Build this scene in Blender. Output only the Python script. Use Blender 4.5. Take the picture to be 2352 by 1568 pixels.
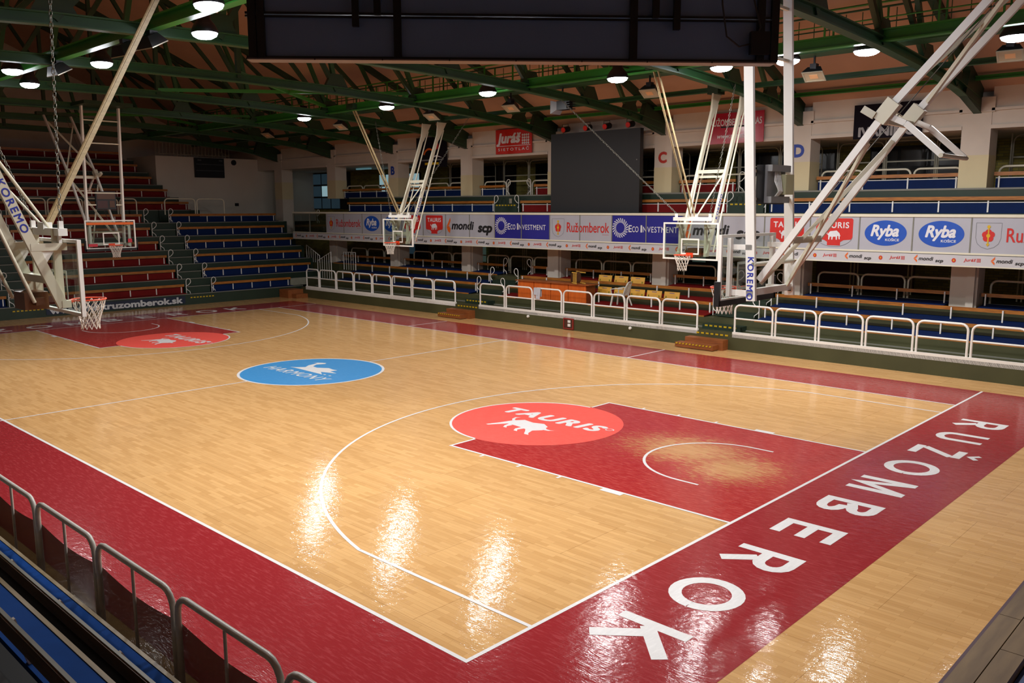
import bpy, math, random
from mathutils import Vector, Matrix
random.seed(7)
for o in list(bpy.data.objects): bpy.data.objects.remove(o)
S = bpy.context.scene
COL = S.collection
R = math.radians

# ------------------------------------------------------------------ camera
cam_d = bpy.data.cameras.new('camera'); cam = bpy.data.objects.new('camera', cam_d); COL.objects.link(cam)
YAW, PIT, ROL = 2.33053548, -0.154527945, -0.00153065723
f_ = Vector((math.cos(PIT)*math.cos(YAW), math.cos(PIT)*math.sin(YAW), math.sin(PIT)))
r_ = f_.cross(Vector((0, 0, 1))).normalized(); u_ = r_.cross(f_)
rr = r_*math.cos(ROL)+u_*math.sin(ROL); uu = -r_*math.sin(ROL)+u_*math.cos(ROL)
M = Matrix((rr, uu, -f_)).transposed().to_4x4(); M.translation = (19.7162, -12.86225, 4.3704)
cam.matrix_world = M
cam_d.sensor_fit = 'HORIZONTAL'; cam_d.sensor_width = 36; cam_d.lens = 36*1969.73/2352
cam_d.clip_start = .05; cam_d.clip_end = 200
S.camera = cam
# ------------------------------------------------------------------ world, exposure
w = bpy.data.worlds.new('world'); S.world = w; w.use_nodes = True
w.node_tree.nodes['Background'].inputs[0].default_value = (.35, .45, .6, 1)
w.node_tree.nodes['Background'].inputs[1].default_value = .03
S.view_settings.view_transform = 'Standard'; S.view_settings.look = 'None'
S.view_settings.exposure = 0.0; S.view_settings.gamma = 1; S.view_settings.use_curve_mapping = False
LAMP_W = 170.0          # watts of every lit floodlight
LENS_E = 45.0           # brightness of a lit lens

# ------------------------------------------------------------------ materials
def lin(c):
    c = c.lstrip('#'); v = [int(c[i:i+2], 16)/255 for i in (0, 2, 4)]
    return tuple(x/12.92 if x <= .04045 else ((x+.055)/1.055)**2.4 for x in v)+(1,)
MATS = {}
def mat(name, col, rough=.5, metal=0, var=.12, scale=6, bump=0, spec=.5, emit=0, bscale=None):
    if name in MATS: return MATS[name]
    m = bpy.data.materials.new(name); m.use_nodes = True; MATS[name] = m
    nt = m.node_tree; b = nt.nodes['Principled BSDF']
    c = lin(col)
    tc = nt.nodes.new('ShaderNodeTexCoord'); nz = nt.nodes.new('ShaderNodeTexNoise')
    nz.inputs['Scale'].default_value = scale; nz.inputs['Detail'].default_value = 4
    nt.links.new(tc.outputs['Object'], nz.inputs['Vector'])
    mx = nt.nodes.new('ShaderNodeMix'); mx.data_type = 'RGBA'
    mx.inputs[6].default_value = tuple(x*(1-var) for x in c[:3])+(1,)
    mx.inputs[7].default_value = tuple(min(1, x*(1+var)) for x in c[:3])+(1,)
    nt.links.new(nz.outputs[0], mx.inputs[0]); nt.links.new(mx.outputs[2], b.inputs['Base Color'])
    b.inputs['Roughness'].default_value = rough; b.inputs['Metallic'].default_value = metal
    b.inputs['Specular IOR Level'].default_value = spec
    if bump:
        bp = nt.nodes.new('ShaderNodeBump'); bp.inputs['Strength'].default_value = bump; bp.inputs['Distance'].default_value = .01
        if bscale:
            n2 = nt.nodes.new('ShaderNodeTexNoise'); n2.inputs['Scale'].default_value = bscale
            nt.links.new(tc.outputs['Object'], n2.inputs['Vector']); nt.links.new(n2.outputs[0], bp.inputs['Height'])
        else: nt.links.new(nz.outputs[0], bp.inputs['Height'])
        nt.links.new(bp.outputs[0], b.inputs['Normal'])
    if emit:
        b.inputs['Emission Color'].default_value = c; b.inputs['Emission Strength'].default_value = emit
    return m
def wood(name, c1, c2, rough=.45, axis=0, sc=3):
    if name in MATS: return MATS[name]
    m = bpy.data.materials.new(name); m.use_nodes = True; MATS[name] = m
    nt = m.node_tree; b = nt.nodes['Principled BSDF']
    tc = nt.nodes.new('ShaderNodeTexCoord'); mp = nt.nodes.new('ShaderNodeMapping')
    s = [sc*9]*3; s[axis] = sc; mp.inputs['Scale'].default_value = s
    nz = nt.nodes.new('ShaderNodeTexNoise'); nz.inputs['Scale'].default_value = 1.0; nz.inputs['Detail'].default_value = 5
    rp = nt.nodes.new('ShaderNodeValToRGB'); rp.color_ramp.elements[0].position = .3; rp.color_ramp.elements[1].position = .7
    rp.color_ramp.elements[0].color = lin(c1); rp.color_ramp.elements[1].color = lin(c2)
    nt.links.new(tc.outputs['Object'], mp.inputs[0]); nt.links.new(mp.outputs[0], nz.inputs['Vector'])
    nt.links.new(nz.outputs[0], rp.inputs[0]); nt.links.new(rp.outputs[0], b.inputs['Base Color'])
    b.inputs['Roughness'].default_value = rough
    return m
def court_mat(name, kind):
    """sports floor: parquet strips along x, or paint over it; gloss lacquer with fine scratches"""
    if name in MATS: return MATS[name]
    m = bpy.data.materials.new(name); m.use_nodes = True; MATS[name] = m
    nt = m.node_tree; N = nt.nodes; L = nt.links; b = N['Principled BSDF']
    tc = N.new('ShaderNodeTexCoord')
    br = N.new('ShaderNodeTexBrick'); br.offset = .37; br.offset_frequency = 2
    br.inputs['Scale'].default_value = 1; br.inputs['Brick Width'].default_value = .47; br.inputs['Row Height'].default_value = .068
    br.inputs['Mortar Size'].default_value = .0012; br.inputs['Mortar Smooth'].default_value = .3; br.inputs['Bias'].default_value = -.1
    br.inputs['Color1'].default_value = lin('#d8ac74'); br.inputs['Color2'].default_value = lin('#c79a63'); br.inputs['Mortar'].default_value = lin('#b0834e')
    L.new(tc.outputs['Object'], br.inputs['Vector'])
    # grain
    mp = N.new('ShaderNodeMapping'); mp.inputs['Scale'].default_value = (3, 40, 1); L.new(tc.outputs['Object'], mp.inputs[0])
    gr = N.new('ShaderNodeTexNoise'); gr.inputs['Scale'].default_value = 1; gr.inputs['Detail'].default_value = 6; L.new(mp.outputs[0], gr.inputs['Vector'])
    # large panels: seams about every 2.4 x 1.2 m
    pn = N.new('ShaderNodeTexBrick'); pn.offset = .5; pn.inputs['Scale'].default_value = 1; pn.inputs['Brick Width'].default_value = 2.36; pn.inputs['Row Height'].default_value = 1.22
    pn.inputs['Mortar Size'].default_value = .0035; pn.inputs['Color1'].default_value = (.97, .97, .97, 1); pn.inputs['Color2'].default_value = (1.03, 1.03, 1.02, 1); pn.inputs['Mortar'].default_value = (.66, .62, .56, 1)
    L.new(tc.outputs['Object'], pn.inputs['Vector'])
    m1 = N.new('ShaderNodeMix'); m1.data_type = 'RGBA'; m1.blend_type = 'MULTIPLY'; m1.inputs[0].default_value = 1
    L.new(br.outputs['Color'], m1.inputs[6]); L.new(pn.outputs['Color'], m1.inputs[7])
    gm = N.new('ShaderNodeMapRange'); gm.inputs[3].default_value = .9; gm.inputs[4].default_value = 1.08; L.new(gr.outputs[0], gm.inputs[0])
    m2 = N.new('ShaderNodeMix'); m2.data_type = 'RGBA'; m2.blend_type = 'MULTIPLY'; m2.inputs[0].default_value = 1
    L.new(m1.outputs[2], m2.inputs[6]); L.new(gm.outputs[0], m2.inputs[7])
    woodc = m2.outputs[2]
    # scuffs: stretched noise, thresholded
    mp2 = N.new('ShaderNodeMapping'); mp2.inputs['Scale'].default_value = (1.6, 10, 1); mp2.inputs['Rotation'].default_value = (0, 0, .15); L.new(tc.outputs['Object'], mp2.inputs[0])
    sc = N.new('ShaderNodeTexNoise'); sc.inputs['Scale'].default_value = 3; sc.inputs['Detail'].default_value = 8; sc.inputs['Roughness'].default_value = .65; L.new(mp2.outputs[0], sc.inputs['Vector'])
    b.inputs['Roughness'].default_value = .085; b.inputs['Specular IOR Level'].default_value = .2
    if kind == 'wood':
        L.new(woodc, b.inputs['Base Color'])
    else:
        base, hi, thr = {'red': ('#93282d', '#ab464a', .62), 'key': ('#a52c2c', '#c35850', .6), 'coral': ('#f0594f', '#f46e64', .62), 'blue': ('#3f8ecb', '#5ba2d8', .62), 'white': ('#dcdcdc', '#e8e8e8', .6)}[kind]
        rp = N.new('ShaderNodeValToRGB'); rp.color_ramp.elements[0].position = thr-.12; rp.color_ramp.elements[1].position = thr+.12
        rp.color_ramp.elements[0].color = lin(base); rp.color_ramp.elements[1].color = lin(hi)
        L.new(sc.outputs[0], rp.inputs[0]); out = rp.outputs[0]
        if kind == 'key':
            # worn patch below the near basket, paint scuffed through to the wood (a stain with its own shape)
            sx = N.new('ShaderNodeSeparateXYZ'); L.new(tc.outputs['Object'], sx.inputs[0])
            def blob(cx, cy, rx, ry):
                a = N.new('ShaderNodeMath'); a.operation = 'SUBTRACT'; L.new(sx.outputs[0], a.inputs[0]); a.inputs[1].default_value = cx
                a2 = N.new('ShaderNodeMath'); a2.operation = 'DIVIDE'; L.new(a.outputs[0], a2.inputs[0]); a2.inputs[1].default_value = rx
                c = N.new('ShaderNodeMath'); c.operation = 'SUBTRACT'; L.new(sx.outputs[1], c.inputs[0]); c.inputs[1].default_value = cy
                c2 = N.new('ShaderNodeMath'); c2.operation = 'DIVIDE'; L.new(c.outputs[0], c2.inputs[0]); c2.inputs[1].default_value = ry
                p = N.new('ShaderNodeMath'); p.operation = 'MULTIPLY'; L.new(a2.outputs[0], p.inputs[0]); L.new(a2.outputs[0], p.inputs[1])
                q = N.new('ShaderNodeMath'); q.operation = 'MULTIPLY_ADD'; L.new(c2.outputs[0], q.inputs[0]); L.new(c2.outputs[0], q.inputs[1]); L.new(p.outputs[0], q.inputs[2])
                s = N.new('ShaderNodeMath'); s.operation = 'SQRT'; L.new(q.outputs[0], s.inputs[0]); return s.outputs[0]
            mn = N.new('ShaderNodeMath'); mn.operation = 'MINIMUM'
            L.new(blob(12.75, -.1, .95, 1.05), mn.inputs[0]); L.new(blob(11.6, .35, 1.5, 1.1), mn.inputs[1])
            ad = N.new('ShaderNodeMath'); ad.operation = 'MULTIPLY_ADD'; L.new(sc.outputs[0], ad.inputs[0]); ad.inputs[1].default_value = 3.2; L.new(mn.outputs[0], ad.inputs[2])
            mr = N.new('ShaderNodeMapRange'); mr.inputs[1].default_value = 2.5; mr.inputs[2].default_value = 1.9; mr.inputs[3].default_value = 0; mr.inputs[4].default_value = .8
            L.new(ad.outputs[0], mr.inputs[0])
            mk = N.new('ShaderNodeMix'); mk.data_type = 'RGBA'; L.new(mr.outputs[0], mk.inputs[0]); L.new(out, mk.inputs[6]); L.new(woodc, mk.inputs[7]); out = mk.outputs[2]
        L.new(out, b.inputs['Base Color'])
        b.inputs['Roughness'].default_value = .13 if kind in ('red', 'key') else .28
    # lacquer ripples and dents
    bn = N.new('ShaderNodeTexNoise'); bn.inputs['Scale'].default_value = 9; bn.inputs['Detail'].default_value = 5; L.new(tc.outputs['Object'], bn.inputs['Vector'])
    vo = N.new('ShaderNodeTexVoronoi'); vo.feature = 'DISTANCE_TO_EDGE'; vo.inputs['Scale'].default_value = 4.5; L.new(mp2.outputs[0], vo.inputs['Vector'])
    ms = N.new('ShaderNodeMath'); ms.operation = 'MULTIPLY_ADD'; L.new(vo.outputs['Distance'], ms.inputs[0]); ms.inputs[1].default_value = .35; L.new(bn.outputs[0], ms.inputs[2])
    bp = N.new('ShaderNodeBump'); bp.inputs['Strength'].default_value = .15; bp.inputs['Distance'].default_value = .02; L.new(ms.outputs[0], bp.inputs['Height']); L.new(bp.outputs[0], b.inputs['Normal'])
    return m
def glass_mat(name, tint=(.82, .86, .84), refl=.12):
    if name in MATS: return MATS[name]
    m = bpy.data.materials.new(name); m.use_nodes = True; MATS[name] = m
    nt = m.node_tree; nt.nodes.remove(nt.nodes['Principled BSDF'])
    t = nt.nodes.new('ShaderNodeBsdfTransparent'); t.inputs[0].default_value = tint+(1,)
    g = nt.nodes.new('ShaderNodeBsdfGlossy'); g.inputs['Roughness'].default_value = .03
    mx = nt.nodes.new('ShaderNodeMixShader'); mx.inputs[0].default_value = refl*.5; nt.links.new(t.outputs[0], mx.inputs[1]); nt.links.new(g.outputs[0], mx.inputs[2])
    nt.links.new(mx.outputs[0], nt.nodes['Material Output'].inputs[0]); return m
def brick_mat(name, c1, c2, mo):
    m = bpy.data.materials.new(name); m.use_nodes = True; MATS[name] = m
    nt = m.node_tree; b = nt.nodes['Principled BSDF']; tc = nt.nodes.new('ShaderNodeTexCoord')
    mp = nt.nodes.new('ShaderNodeMapping'); mp.inputs['Rotation'].default_value = (R(90), 0, 0); nt.links.new(tc.outputs['Object'], mp.inputs[0])
    br = nt.nodes.new('ShaderNodeTexBrick'); br.inputs['Scale'].default_value = 1; br.inputs['Brick Width'].default_value = .3; br.inputs['Row Height'].default_value = .09; br.inputs['Mortar Size'].default_value = .008
    for k, v in (('Color1', c1), ('Color2', c2), ('Mortar', mo)): br.inputs[k].default_value = lin(v)
    nt.links.new(mp.outputs[0], br.inputs['Vector']); nt.links.new(br.outputs[0], b.inputs['Base Color']); b.inputs['Roughness'].default_value = .8; return m
def net_mat(name):
    m = bpy.data.materials.new(name); m.use_nodes = True; MATS[name] = m
    nt = m.node_tree; b = nt.nodes['Principled BSDF']; b.inputs['Base Color'].default_value = lin('#7a6656'); b.inputs['Roughness'].default_value = 1; b.inputs['Specular IOR Level'].default_value = 0
    tc = nt.nodes.new('ShaderNodeTexCoord'); mp = nt.nodes.new('ShaderNodeMapping'); mp.inputs['Rotation'].default_value = (R(90), 0, 0); nt.links.new(tc.outputs['Object'], mp.inputs[0])
    nz = nt.nodes.new('ShaderNodeTexNoise'); nz.inputs['Scale'].default_value = 60; nt.links.new(mp.outputs[0], nz.inputs['Vector'])
    mr = nt.nodes.new('ShaderNodeMapRange'); mr.inputs[3].default_value = .93; mr.inputs[4].default_value = .99; nt.links.new(nz.outputs[0], mr.inputs[0])
    nt.links.new(mr.outputs[0], b.inputs['Alpha']); return m

WHITE = mat('white enamel', '#e9e8e2', .4, scale=3, var=.06)
CREAM = mat('cream enamel', '#d6d2bd', .45, scale=3, var=.08)
GREEN = mat('dark green terrace paint', '#1d3023', .55, scale=1.2, var=.3)
OLIVE = mat('olive green painted plinth', '#43452a', .5, scale=.9, var=.35)
NOSE = mat('grey metal nosing', '#77786f', .45, scale=8)
SEATW = wood('brown varnished plank', '#8a4f1d', '#b9772f', .4)
BLUE = mat('blue seat paint', '#08204e', .7, var=.2, spec=.15)
REDS = mat('red seat paint', '#701212', .7, var=.2, spec=.15)
TRUSS = mat('green truss paint', '#264f2c', .45, scale=2, var=.2)
TRUSSL = mat('bright green beam paint', '#2f7a2c', .4, scale=2, var=.15)
TRUSSD = mat('dark green steel', '#1f3a24', .5, scale=2, var=.2)
WALLC = mat('cream wall plaster', '#c9c0b4', .85, scale=1.5, var=.1, bump=.1)
WALLW = mat('white wall plaster', '#d2cabd', .85, scale=.8, var=.1, bump=.1)
WAIN = mat('sand wainscot paint', '#cabf9a', .7, scale=2, var=.06)
CEIL = mat('terracotta ceiling panels', '#b9957f', .85, scale=1.2, var=.12)
BRICK = brick_mat('olive brick', '#a89a48', '#877b38', '#6f6a4a')
BLACK = mat('black plastic', '#121318', .45)
NAVY = mat('dark screen casing', '#7590c0', .35, scale=2, var=.1)
SCRN = mat('dark led screen', '#17171a', .5, scale=30, var=.1)
ORANGE = mat('orange rim paint', '#d8431c', .4)
NETW = mat('white cord', '#d8d2c8', .8)
YEL = mat('yellow hazard paint', '#c4a414', .5)
DESK = wood('orange desk laminate', '#c55a1c', '#d86a26', .4, 2, 1.5)
STEPW = wood('red brown step wood', '#7c4420', '#96572a', .5)
YSEAT = wood('yellow plywood', '#cc9630', '#e0ac45', .4)
GLASS = glass_mat('clear board glass')
PANE = glass_mat('grey balustrade glass', (.7, .74, .72))
NET = net_mat('shade net')
CHAIN = mat('steel chain', '#7c7c74', .4, .8)
GRIL = mat('grey cream tube', '#8f8a78', .5)

# ------------------------------------------------------------------ mesh building
class MB:
    def __init__(s): s.v = []; s.f = []; s.sm = []
    def add(s, vs, fs, smooth=False):
        n = len(s.v); s.v += [tuple(v) for v in vs]; s.f += [tuple(i+n for i in f) for f in fs]; s.sm += [smooth]*len(fs); return s
    def box(s, x0, y0, z0, x1, y1, z1):
        if x0 > x1: x0, x1 = x1, x0
        if y0 > y1: y0, y1 = y1, y0
        if z0 > z1: z0, z1 = z1, z0
        return s.add([(x0, y0, z0), (x1, y0, z0), (x1, y1, z0), (x0, y1, z0), (x0, y0, z1), (x1, y0, z1), (x1, y1, z1), (x0, y1, z1)],
                     [(0, 3, 2, 1), (4, 5, 6, 7), (0, 1, 5, 4), (1, 2, 6, 5), (2, 3, 7, 6), (3, 0, 4, 7)])
    def beam(s, p, q, w, h=None, up=(0, 0, 1)):
        p = Vector(p); q = Vector(q); h = h or w; d = (q-p).normalized(); up = Vector(up)
        if abs(d.dot(up)) > .98: up = Vector((1, 0, 0))
        a = d.cross(up).normalized()*w/2; b = a.cross(d).normalized()*h/2
        return s.add([p-a-b, p+a-b, p+a+b, p-a+b, q-a-b, q+a-b, q+a+b, q-a+b],
                     [(0, 1, 2, 3), (4, 7, 6, 5), (0, 4, 5, 1), (1, 5, 6, 2), (2, 6, 7, 3), (3, 7, 4, 0)])
    def ibeam(s, p, q, w, h, t=.03):
        p = Vector(p); q = Vector(q); z = Vector((0, 0, 1))
        s.beam(p+z*(h/2-t/2), q+z*(h/2-t/2), w, t); s.beam(p-z*(h/2-t/2), q-z*(h/2-t/2), w, t); return s.beam(p, q, t, h-2*t)
    def tube(s, pts, r, n=8, closed=False):
        pts = [Vector(p) for p in pts]; m = len(pts); vs = []; fs = []
        pa = None
        for i, p in enumerate(pts):
            d = (pts[(i+1) % m]-pts[i-1]) if closed or 0 < i < m-1 else (pts[1]-pts[0] if i == 0 else pts[-1]-pts[-2])
            d.normalize()
            if pa is None:
                up = Vector((0, 0, 1)) if abs(d.z) < .9 else Vector((1, 0, 0)); a = d.cross(up).normalized()
            else:
                a = (pa-d*pa.dot(d)); a = a.normalized() if a.length > 1e-6 else d.orthogonal().normalized()
            pa = a; b = d.cross(a)
            vs += [p+(a*math.cos(2*math.pi*k/n)+b*math.sin(2*math.pi*k/n))*r for k in range(n)]
        for i in range(m if closed else m-1):
            j = (i+1) % m
            fs += [(i*n+k, i*n+(k+1) % n, j*n+(k+1) % n, j*n+k) for k in range(n)]
        s.add(vs, fs, True)
        if not closed: s.add(vs[:n], [tuple(range(n))[::-1]]); s.add(vs[-n:], [tuple(range(n))])
        return s
    def prism(s, pts, t):
        """polygon pts (3D, planar) extruded by vector t"""
        n = len(pts); a = [Vector(p) for p in pts]; t = Vector(t)
        return s.add(a+[p+t for p in a], [tuple(range(n))[::-1], tuple(range(n, 2*n))]+[(i, (i+1) % n, n+(i+1) % n, n+i) for i in range(n)])
    def flat(s, pts): return s.add(pts, [tuple(range(len(pts)))])
    def mesh(s, name):
        me = bpy.data.meshes.new(name); me.from_pydata(s.v, [], s.f); me.polygons.foreach_set('use_smooth', s.sm); me.update(); return me
def put(name, me, m=None, parent=None, loc=None, rz=0):
    if m and not me.materials: me.materials.append(m)
    o = bpy.data.objects.new(name, me); COL.objects.link(o)
    if parent: o.parent = parent
    if loc: o.location = loc
    if rz: o.rotation_euler = (0, 0, rz)
    return o
def obj(name, mb, m, parent=None): return put(name, mb.mesh(name), m, parent)
def tag(o, label, cat, group=None):
    o['label'] = label; o['category'] = cat
    if group: o['group'] = group
    return o
def struct(name, mb, m, parent=None):
    o = obj(name, mb, m, parent)
    if not parent: o['kind'] = 'structure'
    return o
def thing(name, label, cat, loc=(0, 0, 0), rz=0, group=None):
    o = bpy.data.objects.new(name, None); COL.objects.link(o); o.empty_display_size = .2
    o.location = loc; o.rotation_euler = (0, 0, rz); return tag(o, label, cat, group)
def dup(o, parent=None):
    c = o.copy(); COL.objects.link(c)
    if parent: c.parent = parent
    for ch in list(o.children): dup(ch, c)
    return c
def utube(w, h, rad, seg=4):
    """points of an upside-down U of width w and height h in xz, from (0,0)"""
    p = [(0, 0, 0)]
    for i in range(seg+1):
        a = math.pi-i*math.pi/2/seg; p.append((rad+rad*math.cos(a), 0, h-rad+rad*math.sin(a)))
    for i in range(seg+1):
        a = math.pi/2-i*math.pi/2/seg; p.append((w-rad+rad*math.cos(a), 0, h-rad+rad*math.sin(a)))
    return p+[(w, 0, 0)]
def rrect(w, h, rad, seg=4):
    p = []
    for cx, cz, a0 in ((w-rad, h-rad, 0), (rad, h-rad, 90), (rad, rad, 180), (w-rad, rad, 270)):
        for i in range(seg+1):
            a = R(a0+90*i/seg); p.append((cx+rad*math.cos(a), 0, cz+rad*math.sin(a)))
    return p
# lettering: font curve turned into a flat mesh, scaled to a width/height, placed in a frame
TXT = {}
def text_mesh(body, width=None, height=None, bold=0, shear=0, space=1):
    key = (body, width, height, bold, shear, space)
    if key in TXT: return TXT[key]
    c = bpy.data.curves.new('lettering', 'FONT'); c.body = body; c.size = 1; c.shear = shear; c.space_character = space
    c.resolution_u = 4; c.fill_mode = 'FRONT'
    o = bpy.data.objects.new('tmp', c); COL.objects.link(o)
    dg = bpy.context.evaluated_depsgraph_get(); me = bpy.data.meshes.new_from_object(o.evaluated_get(dg))
    bpy.data.objects.remove(o); bpy.data.curves.remove(c)
    xs = [v.co.x for v in me.vertices]; ys = [v.co.y for v in me.vertices]
    x0, x1, y0, y1 = min(xs), max(xs), min(ys), max(ys)
    sx = width/(x1-x0) if width else None; sy = height/(y1-y0) if height else None
    sx = sx or sy; sy = sy or sx
    for v in me.vertices: v.co = ((v.co.x-(x0+x1)/2)*sx, (v.co.y-(y0+y1)/2)*sy, 0)
    if bold:      # heavier strokes: a few nudged layers of the same outline
        vs = [v.co.copy() for v in me.vertices]; fs = [tuple(p.vertices) for p in me.polygons]; mb = MB(); b = bold*1.6
        for i in range(8): mb.add([(v.x+b*sx*math.cos(i*math.pi/4), v.y+b*sy*math.sin(i*math.pi/4), i*.00012) for v in vs], fs)
        mb.add([(v.x, v.y, .001) for v in vs], fs); bpy.data.meshes.remove(me); me = mb.mesh('lettering')
    me.materials.clear(); TXT[key] = me; return me
def frame(origin, right, up):
    r = Vector(right).normalized(); u = Vector(up).normalized(); n = r.cross(u)
    m = Matrix((r, u, n)).transposed().to_4x4(); m.translation = Vector(origin); return m
def decal(name, me, m, fr, parent=None):
    """fr is in the parent's local space"""
    me2 = me.copy() if me.materials and me.materials[0] != m else me
    if not me2.materials: me2.materials.append(m)
    o = bpy.data.objects.new(name, me2); COL.objects.link(o)
    if parent: o.parent = parent
    o.matrix_local = fr; return o
def polymesh(name, polys):
    mb = MB()
    dz = .00025 if len(polys) < 40 else 0
    for i, p in enumerate(polys): mb.flat([(x, y, i*dz) for x, y in p])
    return mb.mesh(name)
def ellipse(rx, ry, n=40, cx=0, cy=0): return [(cx+rx*math.cos(2*math.pi*i/n), cy+ry*math.sin(2*math.pi*i/n)) for i in range(n)]
def ring(cx, cy, r0, r1, a0=0, a1=360, n=64):
    ps = []
    for i in range(n):
        a = R(a0+(a1-a0)*i/n); b = R(a0+(a1-a0)*(i+1)/n)
        ps.append([(cx+r0*math.cos(a), cy+r0*math.sin(a)), (cx+r1*math.cos(a), cy+r1*math.sin(a)), (cx+r1*math.cos(b), cy+r1*math.sin(b)), (cx+r0*math.cos(b), cy+r0*math.sin(b))])
    return ps
ORD = ['first', 'second', 'third', 'fourth', 'fifth', 'sixth', 'seventh', 'eighth', 'ninth', 'tenth', 'eleventh', 'twelfth', 'thirteenth', 'fourteenth', 'fifteenth', 'sixteenth', 'seventeenth', 'eighteenth']

# ================================================================== THE HALL
XL, XR, YF, YN = -29.5, 24.0, 17.6, -17.6
floor = struct('floor', MB().box(XL, YN, -.2, XR, YF, 0), court_mat('court parquet', 'wood'))
# ---- painted areas and lines (flat paint on the floor)
def paint(name, polys, kind, z, label=None):
    o = decal(name, polymesh(name, polys), court_mat('court paint '+kind, kind), Matrix.Translation((0, 0, z)), floor)
    if label: o['label'] = label
    return o
def rect(x0, y0, x1, y1): return [(x0, y0), (x1, y0), (x1, y1), (x0, y1)]
BX, BY = 16.0, 9.5
paint('painted_border', [rect(-BX, 7.5, BX, BY), rect(-BX, -BY, BX, -7.5), rect(14, -7.5, BX, 7.5), rect(-BX, -7.5, -14, 7.5)], 'red', .0012, 'glossy dark red border around the court')
for s in (1, -1):
    paint('painted_key', [rect(min(8.2*s, 14*s), -2.45, max(8.2*s, 14*s), 2.45)], 'key', .0012, 'dark red key, worn to the wood under the basket' if s > 0 else 'dark red key at the far baseline')
    paint('painted_circle', [ellipse(1.78, 1.78, 64, 8.2*s, 0)], 'coral', .0024, 'coral red free throw circle')
paint('painted_circle', [ellipse(1.9, 1.9, 64)], 'blue', .0024, 'sky blue centre circle')
W_ = .05
L = [rect(-14, 7.5, -W_/2, 7.5+W_), rect(W_/2, 7.5, 14, 7.5+W_), rect(-14, -7.5-W_, -W_/2, -7.5), rect(W_/2, -7.5-W_, 14, -7.5), rect(-W_/2, -7.65, W_/2, -1.95), rect(-W_/2, 1.95, W_/2, 7.65),
     rect(5, 7.55, 5+W_, BY), rect(-5-W_, 7.55, -5, BY)]
L += ring(0, 0, 1.88, 1.95)
for s in (1, -1):
    fx = lambda a, b: (min(a*s, b*s), max(a*s, b*s))
    x0, x1 = fx(14, 14+W_); L += [rect(x0, -7.5-W_, x1, BY)]
    x0, x1 = fx(8.2, 14)
    L += [rect(x0, -2.45, x1, -2.45+W_), rect(x0, 2.45-W_, x1, 2.45)]
    xa, xb = fx(8.2, 8.2+W_); L += [rect(xa, -2.4, xb, -1.8), rect(xa, 1.8, xb, 2.4)]
    L += ring(8.2*s, 0, 1.75, 1.8, 90 if s > 0 else -90, 270 if s > 0 else 90, 40)
    # three-point line
    xa, xb = fx(11.01, 14); L += [rect(xa, -6.6, xb, -6.55), rect(xa, 6.55, xb, 6.6)]
    al = math.degrees(math.atan2(6.6, 12.425-11.01))
    L += ring(12.425*s, 0, 6.7, 6.75, (180-al) if s > 0 else -al, (180+al) if s > 0 else al, 72)
    # no-charge semicircle
    L += ring(12.425*s, 0, 1.25, 1.3, 90 if s > 0 else -90, 270 if s > 0 else 90, 30)
    xa, xb = fx(12.425, 12.8); L += [rect(xa, -1.3, xb, -1.25), rect(xa, 1.25, xb, 1.3)]
    for yy in (-2.45, 2.45):      # rebound marks along the key
        o_ = -.1 if yy < 0 else .0
        for a, b in ((12.2, 11.8), (10.95, 10.9), (10.05, 10.0), (9.15, 9.1)):
            xa, xb = fx(a, b); L += [rect(xa, yy+o_, xb, yy+o_+.1)]
paint('court_lines', L, 'white', .0036, 'white court line markings')
def floor_text(body, cx, cy, w_, h_, right, up, bold=0, shear=0, z=.0036, space=1):
    return decal('floor_lettering', text_mesh(body, w_, h_, bold, shear, space), court_mat('court paint white', 'white'), frame((cx, cy, z), right, up), floor)
def stroke(pts, w_):
    """thick polyline as quads with mitred joints"""
    P = []
    for x, y in pts:
        if not P or (Vector((x, y))-P[-1]).length > 1e-4: P.append(Vector((x, y)))
    Lf = []; Rt = []
    for i, p in enumerate(P):
        d0 = (p-P[i-1]).normalized() if i else (P[1]-p).normalized(); d1 = (P[i+1]-p).normalized() if i < len(P)-1 else d0
        n0 = Vector((-d0.y, d0.x)); n1 = Vector((-d1.y, d1.x)); m = (n0+n1).normalized(); k = w_/2/max(.35, m.dot(n0))
        Lf.append(p+m*k); Rt.append(p-m*k)
    return [[tuple(Rt[i]), tuple(Rt[i+1]), tuple(Lf[i+1]), tuple(Lf[i])] for i in range(len(P)-1)]
def arc(cx, cy, rx, ry, a0, a1, n=8): return [(cx+rx*math.cos(R(a0+(a1-a0)*i/n)), cy+ry*math.sin(R(a0+(a1-a0)*i/n))) for i in range(n+1)]
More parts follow.
